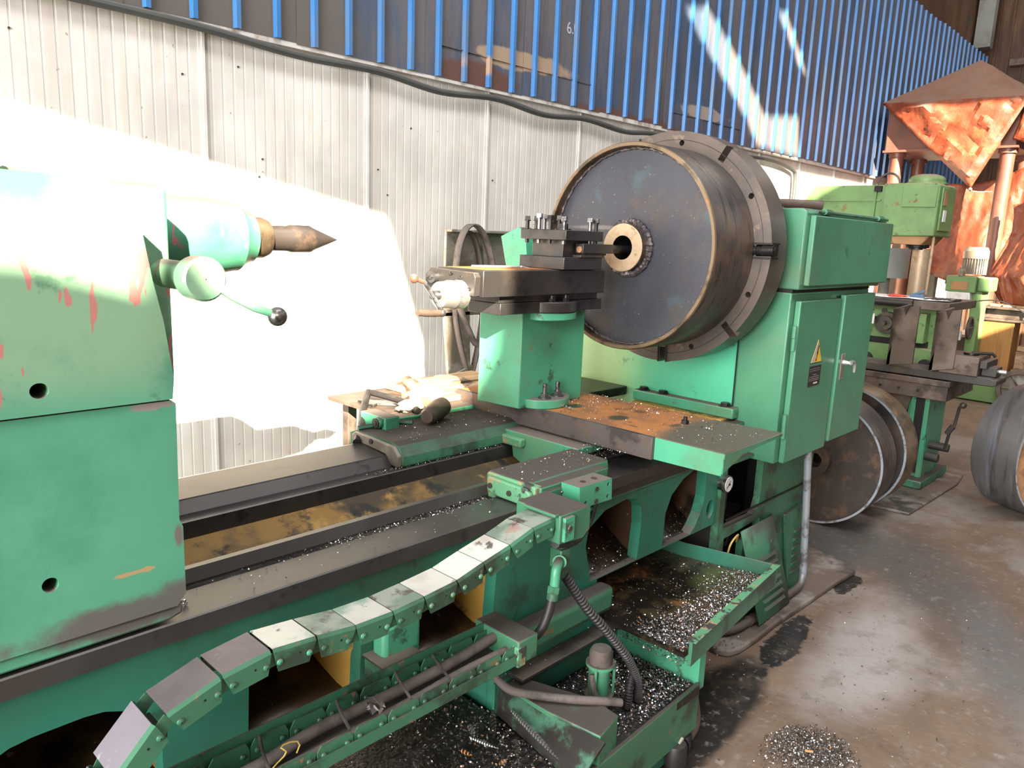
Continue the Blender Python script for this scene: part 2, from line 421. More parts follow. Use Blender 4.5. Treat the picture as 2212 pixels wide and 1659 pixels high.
class MB:
    def __init__(s):
        s.v, s.f, s.mi = [], [], []
    def add(s, vs, fs, mi=0):
        n = len(s.v)
        s.v += [tuple(p) for p in vs]
        s.f += [tuple(i + n for i in f) for f in fs]
        s.mi += [mi] * len(fs)
        return s
    def box(s, x0, x1, y0, y1, z0, z1, mi=0, mtop=None):
        vs = [(x, y, z) for z in (z0, z1) for y in (y0, y1) for x in (x0, x1)]
        s.add(vs, [(0, 2, 3, 1), (0, 1, 5, 4), (2, 6, 7, 3), (0, 4, 6, 2), (1, 3, 7, 5)], mi)
        s.add(vs, [(4, 5, 7, 6)], mi if mtop is None else mtop)
        return s
    def prism(s, poly, a, b, axis='y', mi=0, holes=()):
        """extrude a 2D polygon (with holes) along an axis from a to b"""
        def P(u, w, t):
            return {'y': (u, t, w), 'x': (t, u, w), 'z': (u, w, t)}[axis]
        loops = [list(poly)] + [list(h) for h in holes]
        flat = [p for l in loops for p in l]
        ed, o_ = [], 0
        for l in loops:
            ed += [(o_ + i, o_ + (i + 1) % len(l)) for i in range(len(l))]
            o_ += len(l)
        ov, oe, of, og, _a, _b = delaunay_2d_cdt([V((p[0], p[1])) for p in flat], ed, [], 0, 1e-9)
        tris = []
        for f in of:
            m_ = sum((ov[i] for i in f), V((0, 0))) / len(f)
            if pip(m_.x, m_.y, loops[0]) and not any(pip(m_.x, m_.y, h) for h in loops[1:]):
                tris.append(tuple(og[i][0] for i in f))
        n = len(flat)
        vs = [P(p[0], p[1], a) for p in flat] + [P(p[0], p[1], b) for p in flat]
        fs = [tuple(t) for t in tris] + [tuple(i + n for i in reversed(t)) for t in tris]
        o = 0
        for l in loops:
            k = len(l)
            for i in range(k):
                j = (i + 1) % k
                fs.append((o + i, o + j, o + j + n, o + i + n))
            o += k
        return s.add(vs, fs, mi)
    def cyl(s, p0, p1, r0, r1=None, seg=20, mi=0, caps=True, twist=0.0):
        r1 = r0 if r1 is None else r1
        p0, p1 = V(p0), V(p1)
        d = (p1 - p0).normalized()
        a = d.orthogonal().normalized() if abs(d.z) > .99 else d.cross(V((0, 0, 1))).normalized()
        b = d.cross(a)
        vs = []
        for p, r in ((p0, r0), (p1, r1)):
            for i in range(seg):
                t = 2 * pi * i / seg + twist
                vs.append(p + a * cos(t) * r + b * sin(t) * r)
        fs = [(i, (i + 1) % seg, (i + 1) % seg + seg, i + seg) for i in range(seg)]
        if caps:
            fs += [tuple(range(seg))[::-1], tuple(range(seg, 2 * seg))]
        return s.add(vs, fs, mi)
    def hexa(s, p0, p1, r, mi=0):
        return s.cyl(p0, p1, r, seg=6, mi=mi)
    def rev(s, c, prof, axis='x', seg=64, mi=0, closed=False):
        """revolve (radius, t) profile about an axis through c"""
        c = V(c)
        vs = []
        for (r, t) in prof:
            for i in range(seg):
                a = 2 * pi * i / seg
                if axis == 'x':
                    vs.append(c + V((t, cos(a) * r, sin(a) * r)))
                elif axis == 'y':
                    vs.append(c + V((cos(a) * r, t, sin(a) * r)))
                else:
                    vs.append(c + V((cos(a) * r, sin(a) * r, t)))
        fs = []
        m = len(prof)
        for k in range(m if closed else m - 1):
            k2 = (k + 1) % m
            for i in range(seg):
                j = (i + 1) % seg
                fs.append((k * seg + i, k * seg + j, k2 * seg + j, k2 * seg + i))
        return s.add(vs, fs, mi)
    def ball(s, c, r, mi=0, seg=14, squash=1.0):
        prof = [(r * sin(pi * k / 8) + 1e-5, -r * squash * cos(pi * k / 8)) for k in range(9)]
        return s.rev(c, prof, 'z', seg, mi)
    def tube(s, pts, r, seg=10, mi=0, rib=None):
        pts = [V(p) for p in pts]
        n = len(pts)
        up0 = V((0, 0, 1))
        vs = []
        prev = None
        for i, p in enumerate(pts):
            d = (pts[min(i + 1, n - 1)] - pts[max(i - 1, 0)]).normalized()
            if prev is None:
                a = d.orthogonal().normalized()
            else:
                a = (prev - d * prev.dot(d)).normalized()
            prev = a
            b = d.cross(a)
            rr = r(i / (n - 1)) if callable(r) else r
            if rib:
                rr *= rib[i % len(rib)]
            for k in range(seg):
                t = 2 * pi * k / seg
                vs.append(p + a * cos(t) * rr + b * sin(t) * rr)
        fs = []
        for i in range(n - 1):
            for k in range(seg):
                j = (k + 1) % seg
                fs.append((i * seg + k, i * seg + j, (i + 1) * seg + j, (i + 1) * seg + k))
        fs += [tuple(range(seg))[::-1], tuple(range((n - 1) * seg, n * seg))]
        return s.add(vs, fs, mi)
    def quad(s, a, b, c, d, mi=0):
        return s.add([a, b, c, d], [(0, 1, 2, 3)], mi)

def spline(pts, n=8):
    pts = [V(p) for p in pts]
    out = []
    P = [pts[0] * 2 - pts[1]] + pts + [pts[-1] * 2 - pts[-2]]
    for i in range(1, len(P) - 2):
        for k in range(n):
            t = k / n
            a, b, c, d = P[i - 1], P[i], P[i + 1], P[i + 2]
            out.append(.5 * ((2 * b) + (c - a) * t + (2 * a - 5 * b + 4 * c - d) * t * t + (3 * b - a - 3 * c + d) * t ** 3))
    out.append(pts[-1])
    return out

WL = {}
def attach(o, parent):
    o.parent = parent
    o.matrix_parent_inverse = Matrix.Translation(-WL.get(parent.name, V((0, 0, 0))))

def obj(name, mb, mats, parent=None, bevel=0.0, smooth=35, kind=None, label=None, solid=0.0):
    me = bpy.data.meshes.new(name)
    me.from_pydata(mb.v, [], mb.f)
    mats = mats if isinstance(mats, (list, tuple)) else [mats]
    for m in mats:
        me.materials.append(m)
    if len(mats) > 1:
        me.polygons.foreach_set('material_index', mb.mi)
    bm = bmesh.new()
    bm.from_mesh(me)
    bmesh.ops.remove_doubles(bm, verts=bm.verts, dist=1e-6)
    bmesh.ops.recalc_face_normals(bm, faces=bm.faces)
    bm.to_mesh(me)
    bm.free()
    if smooth:
        me.polygons.foreach_set('use_smooth', [True] * len(me.polygons))
        me.set_sharp_from_angle(angle=radians(smooth))
    o = bpy.data.objects.new(name, me)
    COL.objects.link(o)
    WL[o.name] = V((0, 0, 0))
    if solid:
        s = o.modifiers.new('thickness', 'SOLIDIFY')
        s.thickness = solid
        s.offset = 0
    if bevel:
        b = o.modifiers.new('bevel', 'BEVEL')
        b.width = bevel
        b.segments = 2
        b.limit_method = 'ANGLE'
        b.angle_limit = radians(40)
    if parent:
        attach(o, parent)
    if kind:
        o['kind'] = kind
    if label:
        o['label'] = label
    return o

def thing(name, loc, label, cat, group=None):
    o = bpy.data.objects.new(name, None)
    COL.objects.link(o)
    o.empty_display_size = .05
    o.location = loc
    WL[o.name] = V(loc)
    o['label'] = label
    o['category'] = cat
    if group:
        o['group'] = group
    return o

def tag(o, label, cat, group=None, kind=None):
    o['label'] = label
    o['category'] = cat
    if group:
        o['group'] = group
    if kind:
        o['kind'] = kind
    return o

def struct(name, mb, mats, parent=None, **k):
    return obj(name, mb, mats, parent, kind='structure' if parent is None else None, **k)

def curl(mb, p, s, mi):
    """one curled metal chip"""
    a = random.uniform(0, 2 * pi)
    tilt = random.uniform(-.9, .9)
    R = Matrix.Rotation(a, 3, 'Z') @ Matrix.Rotation(tilt, 3, 'X') @ Matrix.Rotation(random.uniform(-.6, .6), 3, 'Y')
    n = 3
    arc = random.uniform(1.2, 3.6)
    r = s / arc * 1.1
    w = s * random.uniform(.25, .45)
    vs = []
    for i in range(n + 1):
        t = -arc / 2 + arc * i / n
        q = V((sin(t) * r, 0, r * (1 - cos(t))))
        vs.append(V(p) + R @ (q + V((0, -w / 2, 0))))
        vs.append(V(p) + R @ (q + V((w * .2, w / 2, 0))))
    mb.add(vs, [(2 * i, 2 * i + 1, 2 * i + 3, 2 * i + 2) for i in range(n)], mi)

def chips(name, poly, z, n, parent=None, size=(.006, .013), mix=(.55, .4, .05), dens=None, heap=0.0, label=None, cat=None):
    xs = [p[0] for p in poly]
    ys = [p[1] for p in poly]
    mb = MB()
    k = 0
    tries = 0
    while k < n and tries < n * 40:
        tries += 1
        x, y = random.uniform(min(xs), max(xs)), random.uniform(min(ys), max(ys))
        if not pip(x, y, poly):
            continue
        d = dens(x, y) if dens else 1
        if random.random() > d:
            continue
        zz = z(x, y) if callable(z) else z
        zz += .002 + heap * random.random() * d
        mi = random.choices((0, 1, 2), mix)[0]
        curl(mb, (x, y, zz), random.uniform(*size), mi)
        k += 1
    o = obj(name, mb, [m_chip, m_chip_dark, m_chip_rust], parent, smooth=0)
    o['kind'] = 'stuff'
    if parent is None:
        tag(o, label, cat, kind='stuff')
    return o

def bolt_hex(mb, c, axis, r=.012, h=.01, mi=0, shaft=None):
    c = V(c)
    ax = {'x-': V((-1, 0, 0)), 'y-': V((0, -1, 0)), 'z': V((0, 0, 1))}[axis]
    mb.hexa(c, c + ax * h, r, mi)
    if shaft:
        mb.cyl(c + ax * h, c + ax * (h + shaft), r * .55, seg=10, mi=mi)

def arch(x0, x1, z0, z1, r, n=6):
    """rounded opening outline (x, z)"""
    pts = []
    for cx_, cz_, a0 in ((x1 - r, z0 + r * .3, -pi / 2), (x1 - r, z1 - r, 0), (x0 + r, z1 - r, pi / 2), (x0 + r, z0 + r * .3, pi)):
        rz = r if cz_ > (z0 + z1) / 2 else r * .3
        for i in range(n + 1):
            a = a0 + pi / 2 * i / n
            pts.append((cx_ + r * cos(a), cz_ + rz * sin(a)))
    return pts
def circ2(cx_, cz_, rx, rz=None, n=20):
    rz = rx if rz is None else rz
    return [(cx_ + rx * cos(2 * pi * i / n), cz_ + rz * sin(2 * pi * i / n)) for i in range(n)]

# ------------------------------------------------------------------ the hall
mb = MB()
mb.box(-7, 15.3, -3.3, 3.9, -.12, 0)
floor = struct('floor', mb, m_floor, smooth=0)
mb = MB()
mb.box(-7, 15.3, -3.3, 3.95, 8.2, 8.3)
struct('ceiling', mb, m_roof, smooth=0)

# holes in the unseen opposite wall, shaped so the sun throws the lit patches
def ap(pts):
    return [(x - 3.0, z + 2.52) for x, z in pts]
HOLES = [
    ap([(-.9, 1.60), (.30, 1.55), (.47, 1.50), (.485, 1.63), (.57, 1.50), (.60, 1.44), (1.42, 1.40), (1.50, 1.52), (1.52, 2.1), (1.15, 3.10), (-.9, 3.50)]),
    ap([(5.55, 3.15), (8.3, 3.15), (8.9, 2.05), (9.1, 1.15), (14.6, 1.1), (14.6, 3.0), (9.74, 3.70), (8.80, 4.50), (8.74, 4.50), (8.74, 3.84), (5.75, 3.82)]),
    [(1.13, 7.44), (1.45, 7.23), (1.68, 7.10), (2.07, 6.88), (2.44, 6.66), (2.68, 6.46), (3.63, 6.44), (3.53, 6.89), (2.72, 6.79), (2.54, 6.92), (2.28, 7.10), (1.91, 7.32), (1.49, 7.52)],
    [(2.74, 7.78), (2.95, 7.80), (3.20, 7.62), (3.45, 7.42), (3.62, 7.28), (3.46, 7.30), (3.08, 7.56)],
]
mb = MB()
mb.prism([(-7, 0), (15.3, 0), (15.3, 8.2), (-7, 8.2)], -3.3, -3.2, 'y', 0, HOLES)
struct('wall_right', mb, m_rustwall, smooth=0)

# far end wall with its column and rail
wf = struct('wall_far', MB().box(15.2, 15.3, -3.2, 3.9, 0, 8.2), m_rustwall, smooth=0)
mb = MB()
for k in range(34):
    y = -2.9 + k * .2
    mb.box(15.17, 15.2, y, y + .03, 0, 8.2)
obj('cladding_rib', mb, m_rustwall, wf, kind='stuff', smooth=0)
mb = MB()
mb.box(14.30, 14.50, 3.60, 3.80, 4.78, 8.2)
mb.box(14.28, 14.31, 3.585, 3.82, 4.78, 8.2)
struct('trim_1', mb, m_greysteel, smooth=0)
struct('trim_2', MB().box(14.98, 15.15, -3.1, 3.44, 4.60, 4.70), m_brown, smooth=0)

# long wall: sandwich panels below, corrugated blue sheets above
wl = struct('wall_left', MB().box(-7, 15.2, 3.86, 3.9, 0, 8.2), m_rustwall, smooth=0)
PW = .952
J0 = 1.755
def panel_mb():
    mb = MB()
    xs = []
    x = .012
    while x < PW - .012:
        xs.append(x)
        x += .056
    pts = [(0.006, 3.81)]
    for x in xs:
        pts += [(x, 3.80), (x + .022, 3.80), (x + .025, 3.8011), (x + .031, 3.8011), (x + .034, 3.80)]
    pts = [p for p in pts if p[0] < PW - .008] + [(PW - .006, 3.80), (PW - .006, 3.86), (.006, 3.86)]
    mb.prism(pts, .03, 2.56, 'z')
    return mb
p0 = obj('sandwich_panel', panel_mb(), m_panel, wl, smooth=20)
jo = MB()
jo.box(-.010, .004, 3.788, 3.86, .03, 2.56)
jo.box(-.026, .016, 3.796, 3.802, .03, 2.56)
j0 = obj('joint_strip', jo, m_joint, wl, smooth=0)
ks = list(range(-6, 15))
for n, k in enumerate(ks):
    for src in (p0, j0):
        o = src if n == 0 else src.copy()
        if n:
            COL.objects.link(o)
        o.location = (J0 + PW * k, 0, 0)
        WL[o.name] = o.location.copy()
mb = MB()
mb.box(-7, 15.2, 3.765, 3.80, 2.500, 2.545)
obj('capping_strip', mb, m_joint, wl, smooth=0)

def sheet_mb(nr=4, pitch=.2125, z0=2.53, z1=4.77):
    mb = MB()
    Wd = nr * pitch
    x = 0
    prof = [(0, 3.762, 0)]
    for r in range(nr):
        c = pitch * (r + .5)
        prof += [(c - .024, 3.762, 1), (c - .016, 3.736, 1), (c + .006, 3.736, 2), (c + .018, 3.762, 0)]
    prof.append((Wd, 3.762, 0))
    for i in range(len(prof) - 1):
        a, b = prof[i], prof[i + 1]
        mi = a[2]
        mb.quad((a[0], a[1], z0), (b[0], b[1], z0), (b[0], b[1], z1), (a[0], a[1], z1), mi)
    return mb
sh = obj('corrugated_sheet', sheet_mb(), [m_bluepan, m_bluerib, m_blueshade], wl, smooth=0)
sh.modifiers.new('t', 'SOLIDIFY').thickness = -.0015
n = 0
X0 = 3.19 - .2125 * .5
for k in range(-11, 15):
    x = X0 + .85 * k
    if x + .85 > 15.2:
        break
    o = sh if n == 0 else sh.copy()
    if n:
        COL.objects.link(o)
    dz = random.uniform(-.012, .006)
    o.location = (x + .001, -.003 * (k % 2), dz)
    n += 1
# object coordinates of the shifted copies repeat; the patches above are placed in one more sheet mesh per stretch of wall
for o in [c for c in wl.children if c.name.startswith('corrugated_sheet')]:
    lx = o.location.x
    if lx < -2 or lx > 9.5:
        continue
    me = o.data.copy()
    for v_ in me.vertices:
        v_.co.x += lx
    o.data = me
    o.location.x = 0
for o in [c for c in wl.children if c.name.startswith('sandwich_panel')]:
    lx = o.location.x
    me = o.data.copy()
    for v_ in me.vertices:
        v_.co.x += lx
    o.data = me
    o.location.x = 0
mb = MB()
for x0, x1, z in ((3.20, 4.72, 2.700), (5.75, 6.95, 2.66)):
    mb.box(x0, x1, 3.752, 3.7615, z, z + .007)
obj('sheet_lap', mb, m_bluepan, wl, smooth=0)

# screw heads on the panels
mb = MB()
for x, z in ((2.05, 1.93), (2.03, 1.84), (2.85, 1.80), (1.65, 2.28), (.95, 2.34), (3.02, 2.2), (3.72, 1.95), (1.93, 2.36), (2.78, 1.94)):
    mb.cyl((x, 3.80, z), (x, 3.795, z), .005, seg=10)
obj('screw_head', mb, m_hub, wl, kind='stuff')

# conduit sagging along the top of the panels
pts = [(-2.5, 3.745, 2.47), (0.2, 3.745, 2.50), (1.30, 3.745, 2.500), (1.755, 3.745, 2.492), (2.25, 3.745, 2.462), (2.744, 3.745, 2.470), (3.2, 3.745, 2.432), (3.68, 3.745, 2.462), (4.15, 3.745, 2.425),
       (4.605, 3.745, 2.455), (5.1, 3.745, 2.425), (5.55, 3.745, 2.455), (6.5, 3.745, 2.42), (7.5, 3.745, 2.44), (8.10, 3.745, 2.40), (8.22, 3.745, 2.30), (8.22, 3.745, 1.9), (8.18, 3.745, 1.4)]
tag(obj('cable_conduit', MB().tube(spline(pts, 6), .020, 10), m_cable), 'black cable conduit sagging along the top of the white wall panels', 'conduit')

# chalk mark on the blue sheet
cu = bpy.data.curves.new('mark', 'FONT')
cu.body = '6.0'
cu.size = .11
cu.extrude = .0006
to = bpy.data.objects.new('chalk_source', cu)
COL.objects.link(to)
dg = bpy.context.evaluated_depsgraph_get()
me = bpy.data.meshes.new_from_object(to.evaluated_get(dg))
bpy.data.objects.remove(to)
me.transform(Matrix.Translation((4.36, 3.757, 3.00)) @ Matrix.Rotation(pi / 2, 4, 'X') @ Matrix.Rotation(.12, 4, 'Z'))
me.materials.clear()
me.materials.append(m_chalk)
o = bpy.data.objects.new('chalk_mark', me)
COL.objects.link(o)
attach(o, wl)

# raised concrete pad under the headstock end
pad = [(2.60, 1.34), (2.595, 1.29), (2.62, 1.25), (2.67, 1.235), (2.80, 1.228), (3.0, 1.232), (3.2, 1.225), (3.60, 1.215), (3.80, 1.20), (3.86, 1.28), (3.92, 1.45), (3.90, 1.75), (2.62, 1.75), (2.58, 1.40)]
mb = MB().prism(pad, 0.0005, .028, 'z')
tag(obj('concrete_pad', mb, m_pad, bevel=.008), 'low raised concrete pad under the green headstock base', 'pad')
mb = MB().prism([(4.95, 1.30), (5.9, 1.27), (6.15, 1.30), (6.2, 1.9), (4.9, 1.9)], 0.0005, .018, 'z')
tag(obj('concrete_pad', mb, m_pad, bevel=.005), 'thin concrete slab patch under the knee of the milling table', 'pad')

# ------------------------------------------------------------------ lathe: bed, headstock, cabinet
L_ = thing('lathe', (1.7, 1.7, 0), 'huge green lathe with long arched bed, boxy headstock and electrical cabinet', 'lathe')
# bed front web with arched openings
XL = -1.6
holes = [
    arch(-.62, .02, .50, .72, .10),
    arch(.16, .50, .44, .735, .13),
    [(.672, .50), (.95, .50), (.957, .69), (.94, .735), (.90, .745), (.72, .745), (.68, .72)],
    [(1.115, .50), (1.385, .50), (1.398, .69), (1.38, .735), (1.33, .745), (1.16, .745), (1.12, .72)],
]
web = [(XL, .43), (1.46, .43), (1.46, .015), (1.86, .015), (1.86, .545), (2.083, .540), (2.092, .69), (2.075, .735), (2.03, .765), (1.92, .765), (1.82, .735), (1.79, .69), (1.80, .58), (1.815, .545)]
# outer outline: leg, then two openings that run out through the lower edge
outer = [(XL, .43), (1.42, .43), (1.42, .015), (1.86, .015), (1.86, .53),
         (1.822, .535), (1.790, .66), (1.80, .715), (1.86, .745), (1.99, .768), (2.05, .760), (2.083, .72), (2.093, .66), (2.080, .535),
         (2.232, .540), (2.238, .66), (2.27, .72), (2.34, .765), (2.43, .79), (2.505, .79), (2.505, .66), (2.485, .60), (2.44, .556), (2.47, .54),
         (2.604, .53), (2.604, .80), (XL, .80)]
# keep the leg below the first of them solid
outer = [(XL, .43), (1.42, .43), (1.42, .015), (1.86, .015), (1.86, .53), (2.60, .53), (2.604, .80), (1.86, .80), (1.86, .835), (XL, .835)]
holes += [[(1.825, .533), (2.078, .533), (2.090, .66), (2.083, .72), (2.05, .757), (1.99, .768), (1.88, .757), (1.80, .715), (1.79, .66)],
          [(2.232, .533), (2.42, .533), (2.45, .556), (2.485, .60), (2.505, .66), (2.505, .79), (2.43, .79), (2.34, .765), (2.27, .72), (2.238, .66)],
          circ2(2.555, .600, .026, .036)]
mb = MB().prism(outer, 1.36, 1.40, 'y', 0, holes)
bed = obj('bed', mb, m_green_bed, L_, smooth=0)
# underside, rear wall, end posts between the openings
mb = MB()
mb.box(XL, 2.60, 2.00, 2.04, .43, .80)
mb.box(1.42, 1.86, 1.40, 2.00, .015, .43)
for x0, x1 in ((.06, .14), (.54, .66), (.97, 1.10), (1.42, 1.78)):
    mb.box(x0, x1, 1.40, 2.00, .43, .72)
obj('bed_casting', mb, m_green_bed, bed, bevel=.003)
for x0, x1 in ((1.78, 1.80), (2.10, 2.22), (2.51, 2.60)):
    obj('rib_wall', MB().box(x0, x1, 1.40, 2.00, .535, .80), m_chute_dark, bed)
# curved chutes seen through the openings
for x0, x1, dk in ((-.62, .05, 1), (.14, .53, 1), (.66, .965, 1), (1.10, 1.415, 1)):
    mb = MB()
    n = 8
    for i in range(n):
        a, b = i / n, (i + 1) / n
        f = lambda t: (1.40 + .40 * t, .50 + .28 * t ** 1.5)
        (ya, za), (yb, zb) = f(a), f(b)
        mb.quad((x0, ya, za), (x1, ya, za), (x1, yb, zb), (x0, yb, zb))
    obj('chute', mb, m_chute_dark, bed, solid=.004)
    jm = MB()
    for i in range(6):
        t0, t1 = i / 6, (i + 1) / 6
        za, zb = .50 + .24 * t0, .50 + .24 * t1
        ya, yb = 1.40 + .10 * sin(pi * (t0 * .5 + .5)), 1.40 + .10 * sin(pi * (t1 * .5 + .5))
        jm.quad((x1 - .006 + 0 * t0, 1.375, za), (x1 - .03 - .012 * t0, ya + .05, za), (x1 - .03 - .012 * t1, yb + .05, zb), (x1 - .006, 1.375, zb))
    obj('jamb', jm, m_gold, bed)
for x0, x1 in ((1.80, 2.10), (2.22, 2.53)):
    mb = MB()
    n = 10
    f = lambda t: (1.372 + .34 * t, .525 + .25 * t ** 1.3)
    for i in range(n):
        (ya, za), (yb, zb) = f(i / n), f((i + 1) / n)
        mb.quad((x0, ya, za), (x1, ya, za), (x1, yb, zb), (x0, yb, zb))
    obj('chute', mb, m_chute_dark, bed, solid=.004)
# slideways: front flat way, gutter, vee, trough, rear way
mb = MB().prism([(1.335, .832), (1.335, .868), (1.338, .871), (1.445, .871), (1.445, .862), (1.405, .832)], XL, 2.66, 'x')
obj('front_way', mb, m_rail, bed, smooth=0)
mb = MB().prism([(1.405, .80), (1.405, .859), (1.492, .859), (1.492, .80)], XL, 2.66, 'x')
obj('gutter', mb, m_rail_pit, bed)
mb = MB().prism([(1.488, .70), (1.488, .864), (1.502, .889), (1.520, .889), (1.535, .87), (1.535, .70)], XL, 2.66, 'x')
obj('front_vee', mb, m_rail, bed, smooth=0)
mb = MB().prism([(1.53, .70), (1.53, .735), (1.62, .745), (1.82, .830), (1.83, .830), (1.83, .70)], XL, 2.66, 'x')
obj('trough', mb, m_chute, bed, smooth=0)
mb = MB().prism([(1.83, .70), (1.83, .805), (1.806, .815), (1.806, .868), (1.809, .871), (1.855, .871), (1.878, .900), (1.884, .902), (2.02, .912), (2.045, .905), (2.045, .70)], XL, 2.66, 'x')
obj('rear_way', mb, m_rail, bed, smooth=0)
# round lip under the front way
mb = MB()
mb.cyl((1.80, 1.362, .800), (2.60, 1.362, .800), .014, seg=12)
obj('shade_strip', MB().box(1.86, 2.60, 1.345, 1.40, .802, .834), m_lamp, bed)  # dark strip added to stand in for the shade below the front way
obj('way_lip', mb, m_green_dirty, bed)
# small bracket box on the web between the openings
mb = MB().box(.985, 1.095, 1.31, 1.36, .52, .70)
obj('bracket', mb, m_green, bed, bevel=.012)
# foot flange of the leg
mb = MB().box(1.40, 1.88, 1.30, 1.365, .44, .525)
obj('foot_flange', mb, m_green_dirty, bed, bevel=.02)
# bolted blocks
# headstock base
hb = [(2.60, .012), (3.42, .012), (3.46, .10), (3.44, .36), (3.47, .77), (2.604, .77)]
holes = [
    [(2.645, .50), (2.90, .497), (2.925, .51), (2.945, .56), (2.945, .73), (2.92, .757), (2.64, .757)],
    [(2.66, .455), (2.96, .47), (2.965, .395), (2.83, .40), (2.83, .28), (2.98, .10), (3.02, .05), (2.66, .05)],
    circ2(3.405, .66, .009, n=10),
]
mb = MB().prism(hb, 1.345, 1.375, 'y', 0, holes)
base = obj('headstock_base', mb, m_green_dirty, L_, smooth=0)
mb = MB()
mb.box(2.62, 3.42, 1.62, 1.66, .01, .77)
mb.box(2.62, 2.66, 1.375, 1.62, .01, .77)
mb.box(3.38, 3.44, 1.375, 2.1, .01, .77)
obj('inner_wall', mb, m_void, base)
mb = MB().box(2.66, 2.97, 1.44, 1.62, .44, .50)
mb.cyl((2.70, 1.43, .575), (2.70, 1.43, .62), .018, seg=12)
mb.cyl((2.70, 1.42, .52), (2.70, 1.42, .60), .024, seg=12)
mb.cyl((2.78, 1.43, .53), (2.78, 1.43, .60), .020, seg=12)
mb.cyl((2.86, 1.45, .30), (2.86, 1.45, .18), .030, seg=12)
mb.cyl((2.78, 1.42, .36), (2.88, 1.42, .38), .008, seg=8)
mb.cyl((2.82, 1.42, .36), (2.84, 1.41, .43), .010, seg=8)
obj('valve_gear', mb, m_black, base)
obj('loop_wire', MB().tube(spline([(2.735, 1.345, .30), (2.69, 1.34, .34), (2.70, 1.335, .42), (2.77, 1.34, .445), (2.80, 1.36, .40)], 6), .004, 6), m_wire, base)
# seam strip along the base
obj('seam_plate', MB().box(2.66, 3.45, 1.338, 1.346, .531, .537), m_black, base)
# gauge
g = MB()
GX, GY = -.024, -.022
g.cyl((2.652, 1.40, .685), (2.652, 1.352, .685), .034, seg=28, mi=0)
g.cyl((2.652, 1.352, .685), (2.652, 1.350, .685), .029, seg=28, mi=1)
g.cyl((2.652, 1.350, .685), (2.652, 1.346, .685), .004, seg=10, mi=2)
g.add([(2.632, 1.3485, .672), (2.635, 1.3485, .669), (2.662, 1.3485, .697), (2.659, 1.3485, .700)], [(0, 1, 2, 3)], 2)
for k in range(11):
    a = radians(225 - k * 27)
    c_, s_ = cos(a), sin(a)
    w = .0009
    g.add([(2.652 + .022 * c_ - w * s_, 1.3485, .685 + .022 * s_ + w * c_), (2.652 + .022 * c_ + w * s_, 1.3485, .685 + .022 * s_ - w * c_),
           (2.652 + .027 * c_ + w * s_, 1.3485, .685 + .027 * s_ - w * c_), (2.652 + .027 * c_ - w * s_, 1.3485, .685 + .027 * s_ + w * c_)], [(0, 1, 2, 3)], 2)
g.cyl((2.652, 1.39, .65), (2.652, 1.39, .60), .008, seg=8, mi=0)
g.v = [(x + GX, y + GY, z + .006) for x, y, z in g.v]
obj('pressure_gauge', g, [m_bolt, m_white, m_black], base, label='small white-faced round pressure gauge')
# lower right louvred cover (fixed)
lv = MB().prism([(3.19, .43), (3.44, .445), (3.42, .02), (3.30, .02)], 1.330, 1.342, 'y')
for k in range(6):
    z = .33 - k * .04
    lv.prism([(1.330, z), (1.318, z - .003), (1.330, z - .018)], 3.30, 3.40, 'x')
obj('louvred_cover', lv, m_green_dirty, base)
# headstock body
mb = MB()
mb.prism([(1.457, .86), (1.457, 1.735), (2.30, 1.735), (2.30, .86)], 2.85, 3.68, 'x')
hs = obj('headstock', mb, m_green_head, L_, bevel=.006)
mb = MB().prism([(2.172, .86), (2.172, 1.4), (2.30, 1.4), (2.30, .86)], 2.84, 2.85, 'x')
mb = MB().box(2.9, 3.6, 2.30, 2.62, .60, 1.115)
obj('feed_gearbox', mb, m_green_dirty, hs, bevel=.01)
mb = MB().box(2.895, 3.5, 2.28, 2.31, 1.005, 1.010)
mb.rev((2.93 + .11, 2.30, .945), [(.052, .0), (.052, -.014), (.078, -.014), (.078, 0)], 'y', 28)
obj('hand_hole_ring', mb, m_green, hs)
obj('hand_hole', MB().cyl((3.04, 2.30, .945), (3.04, 2.296, .945), .052, seg=24), m_void, hs)
obj('headstock_foot', MB().box(2.86, 3.6, 1.50, 2.28, .775, .872), m_chute_dark, hs)
# clamp flange with bolts on the face
fb = MB().box(2.80, 2.852, 1.43, 1.92, .900, .946)
fl = obj('clamp_flange', fb, m_green, hs, bevel=.006)
b = MB()
for y in (1.90, 1.80, 1.50):
    bolt_hex(b, (2.826, y - .02, .946), 'z', .019, .014)
    b.cyl((2.826, y - .02, .946), (2.826, y - .02, .949), .027, seg=16)
obj('bolt', b, m_black, fl, kind='stuff')
obj('machined_step', MB().box(2.765, 2.85, 1.46, 1.90, .872, .900), m_gold, hs, bevel=.004)
obj('machined_step', MB().box(2.68, 2.85, 1.40, 1.51, .872, .892), m_green_dirty, hs, bevel=.004)
# headstock front panel seam strip
obj('seam', MB().box(2.846, 2.85, 1.4575, 1.463, .80, 1.72), m_void, hs)
obj('small_cover', MB().box(2.84, 2.85, 1.475, 1.52, 1.19, 1.25), m_green, hs, bevel=.003)

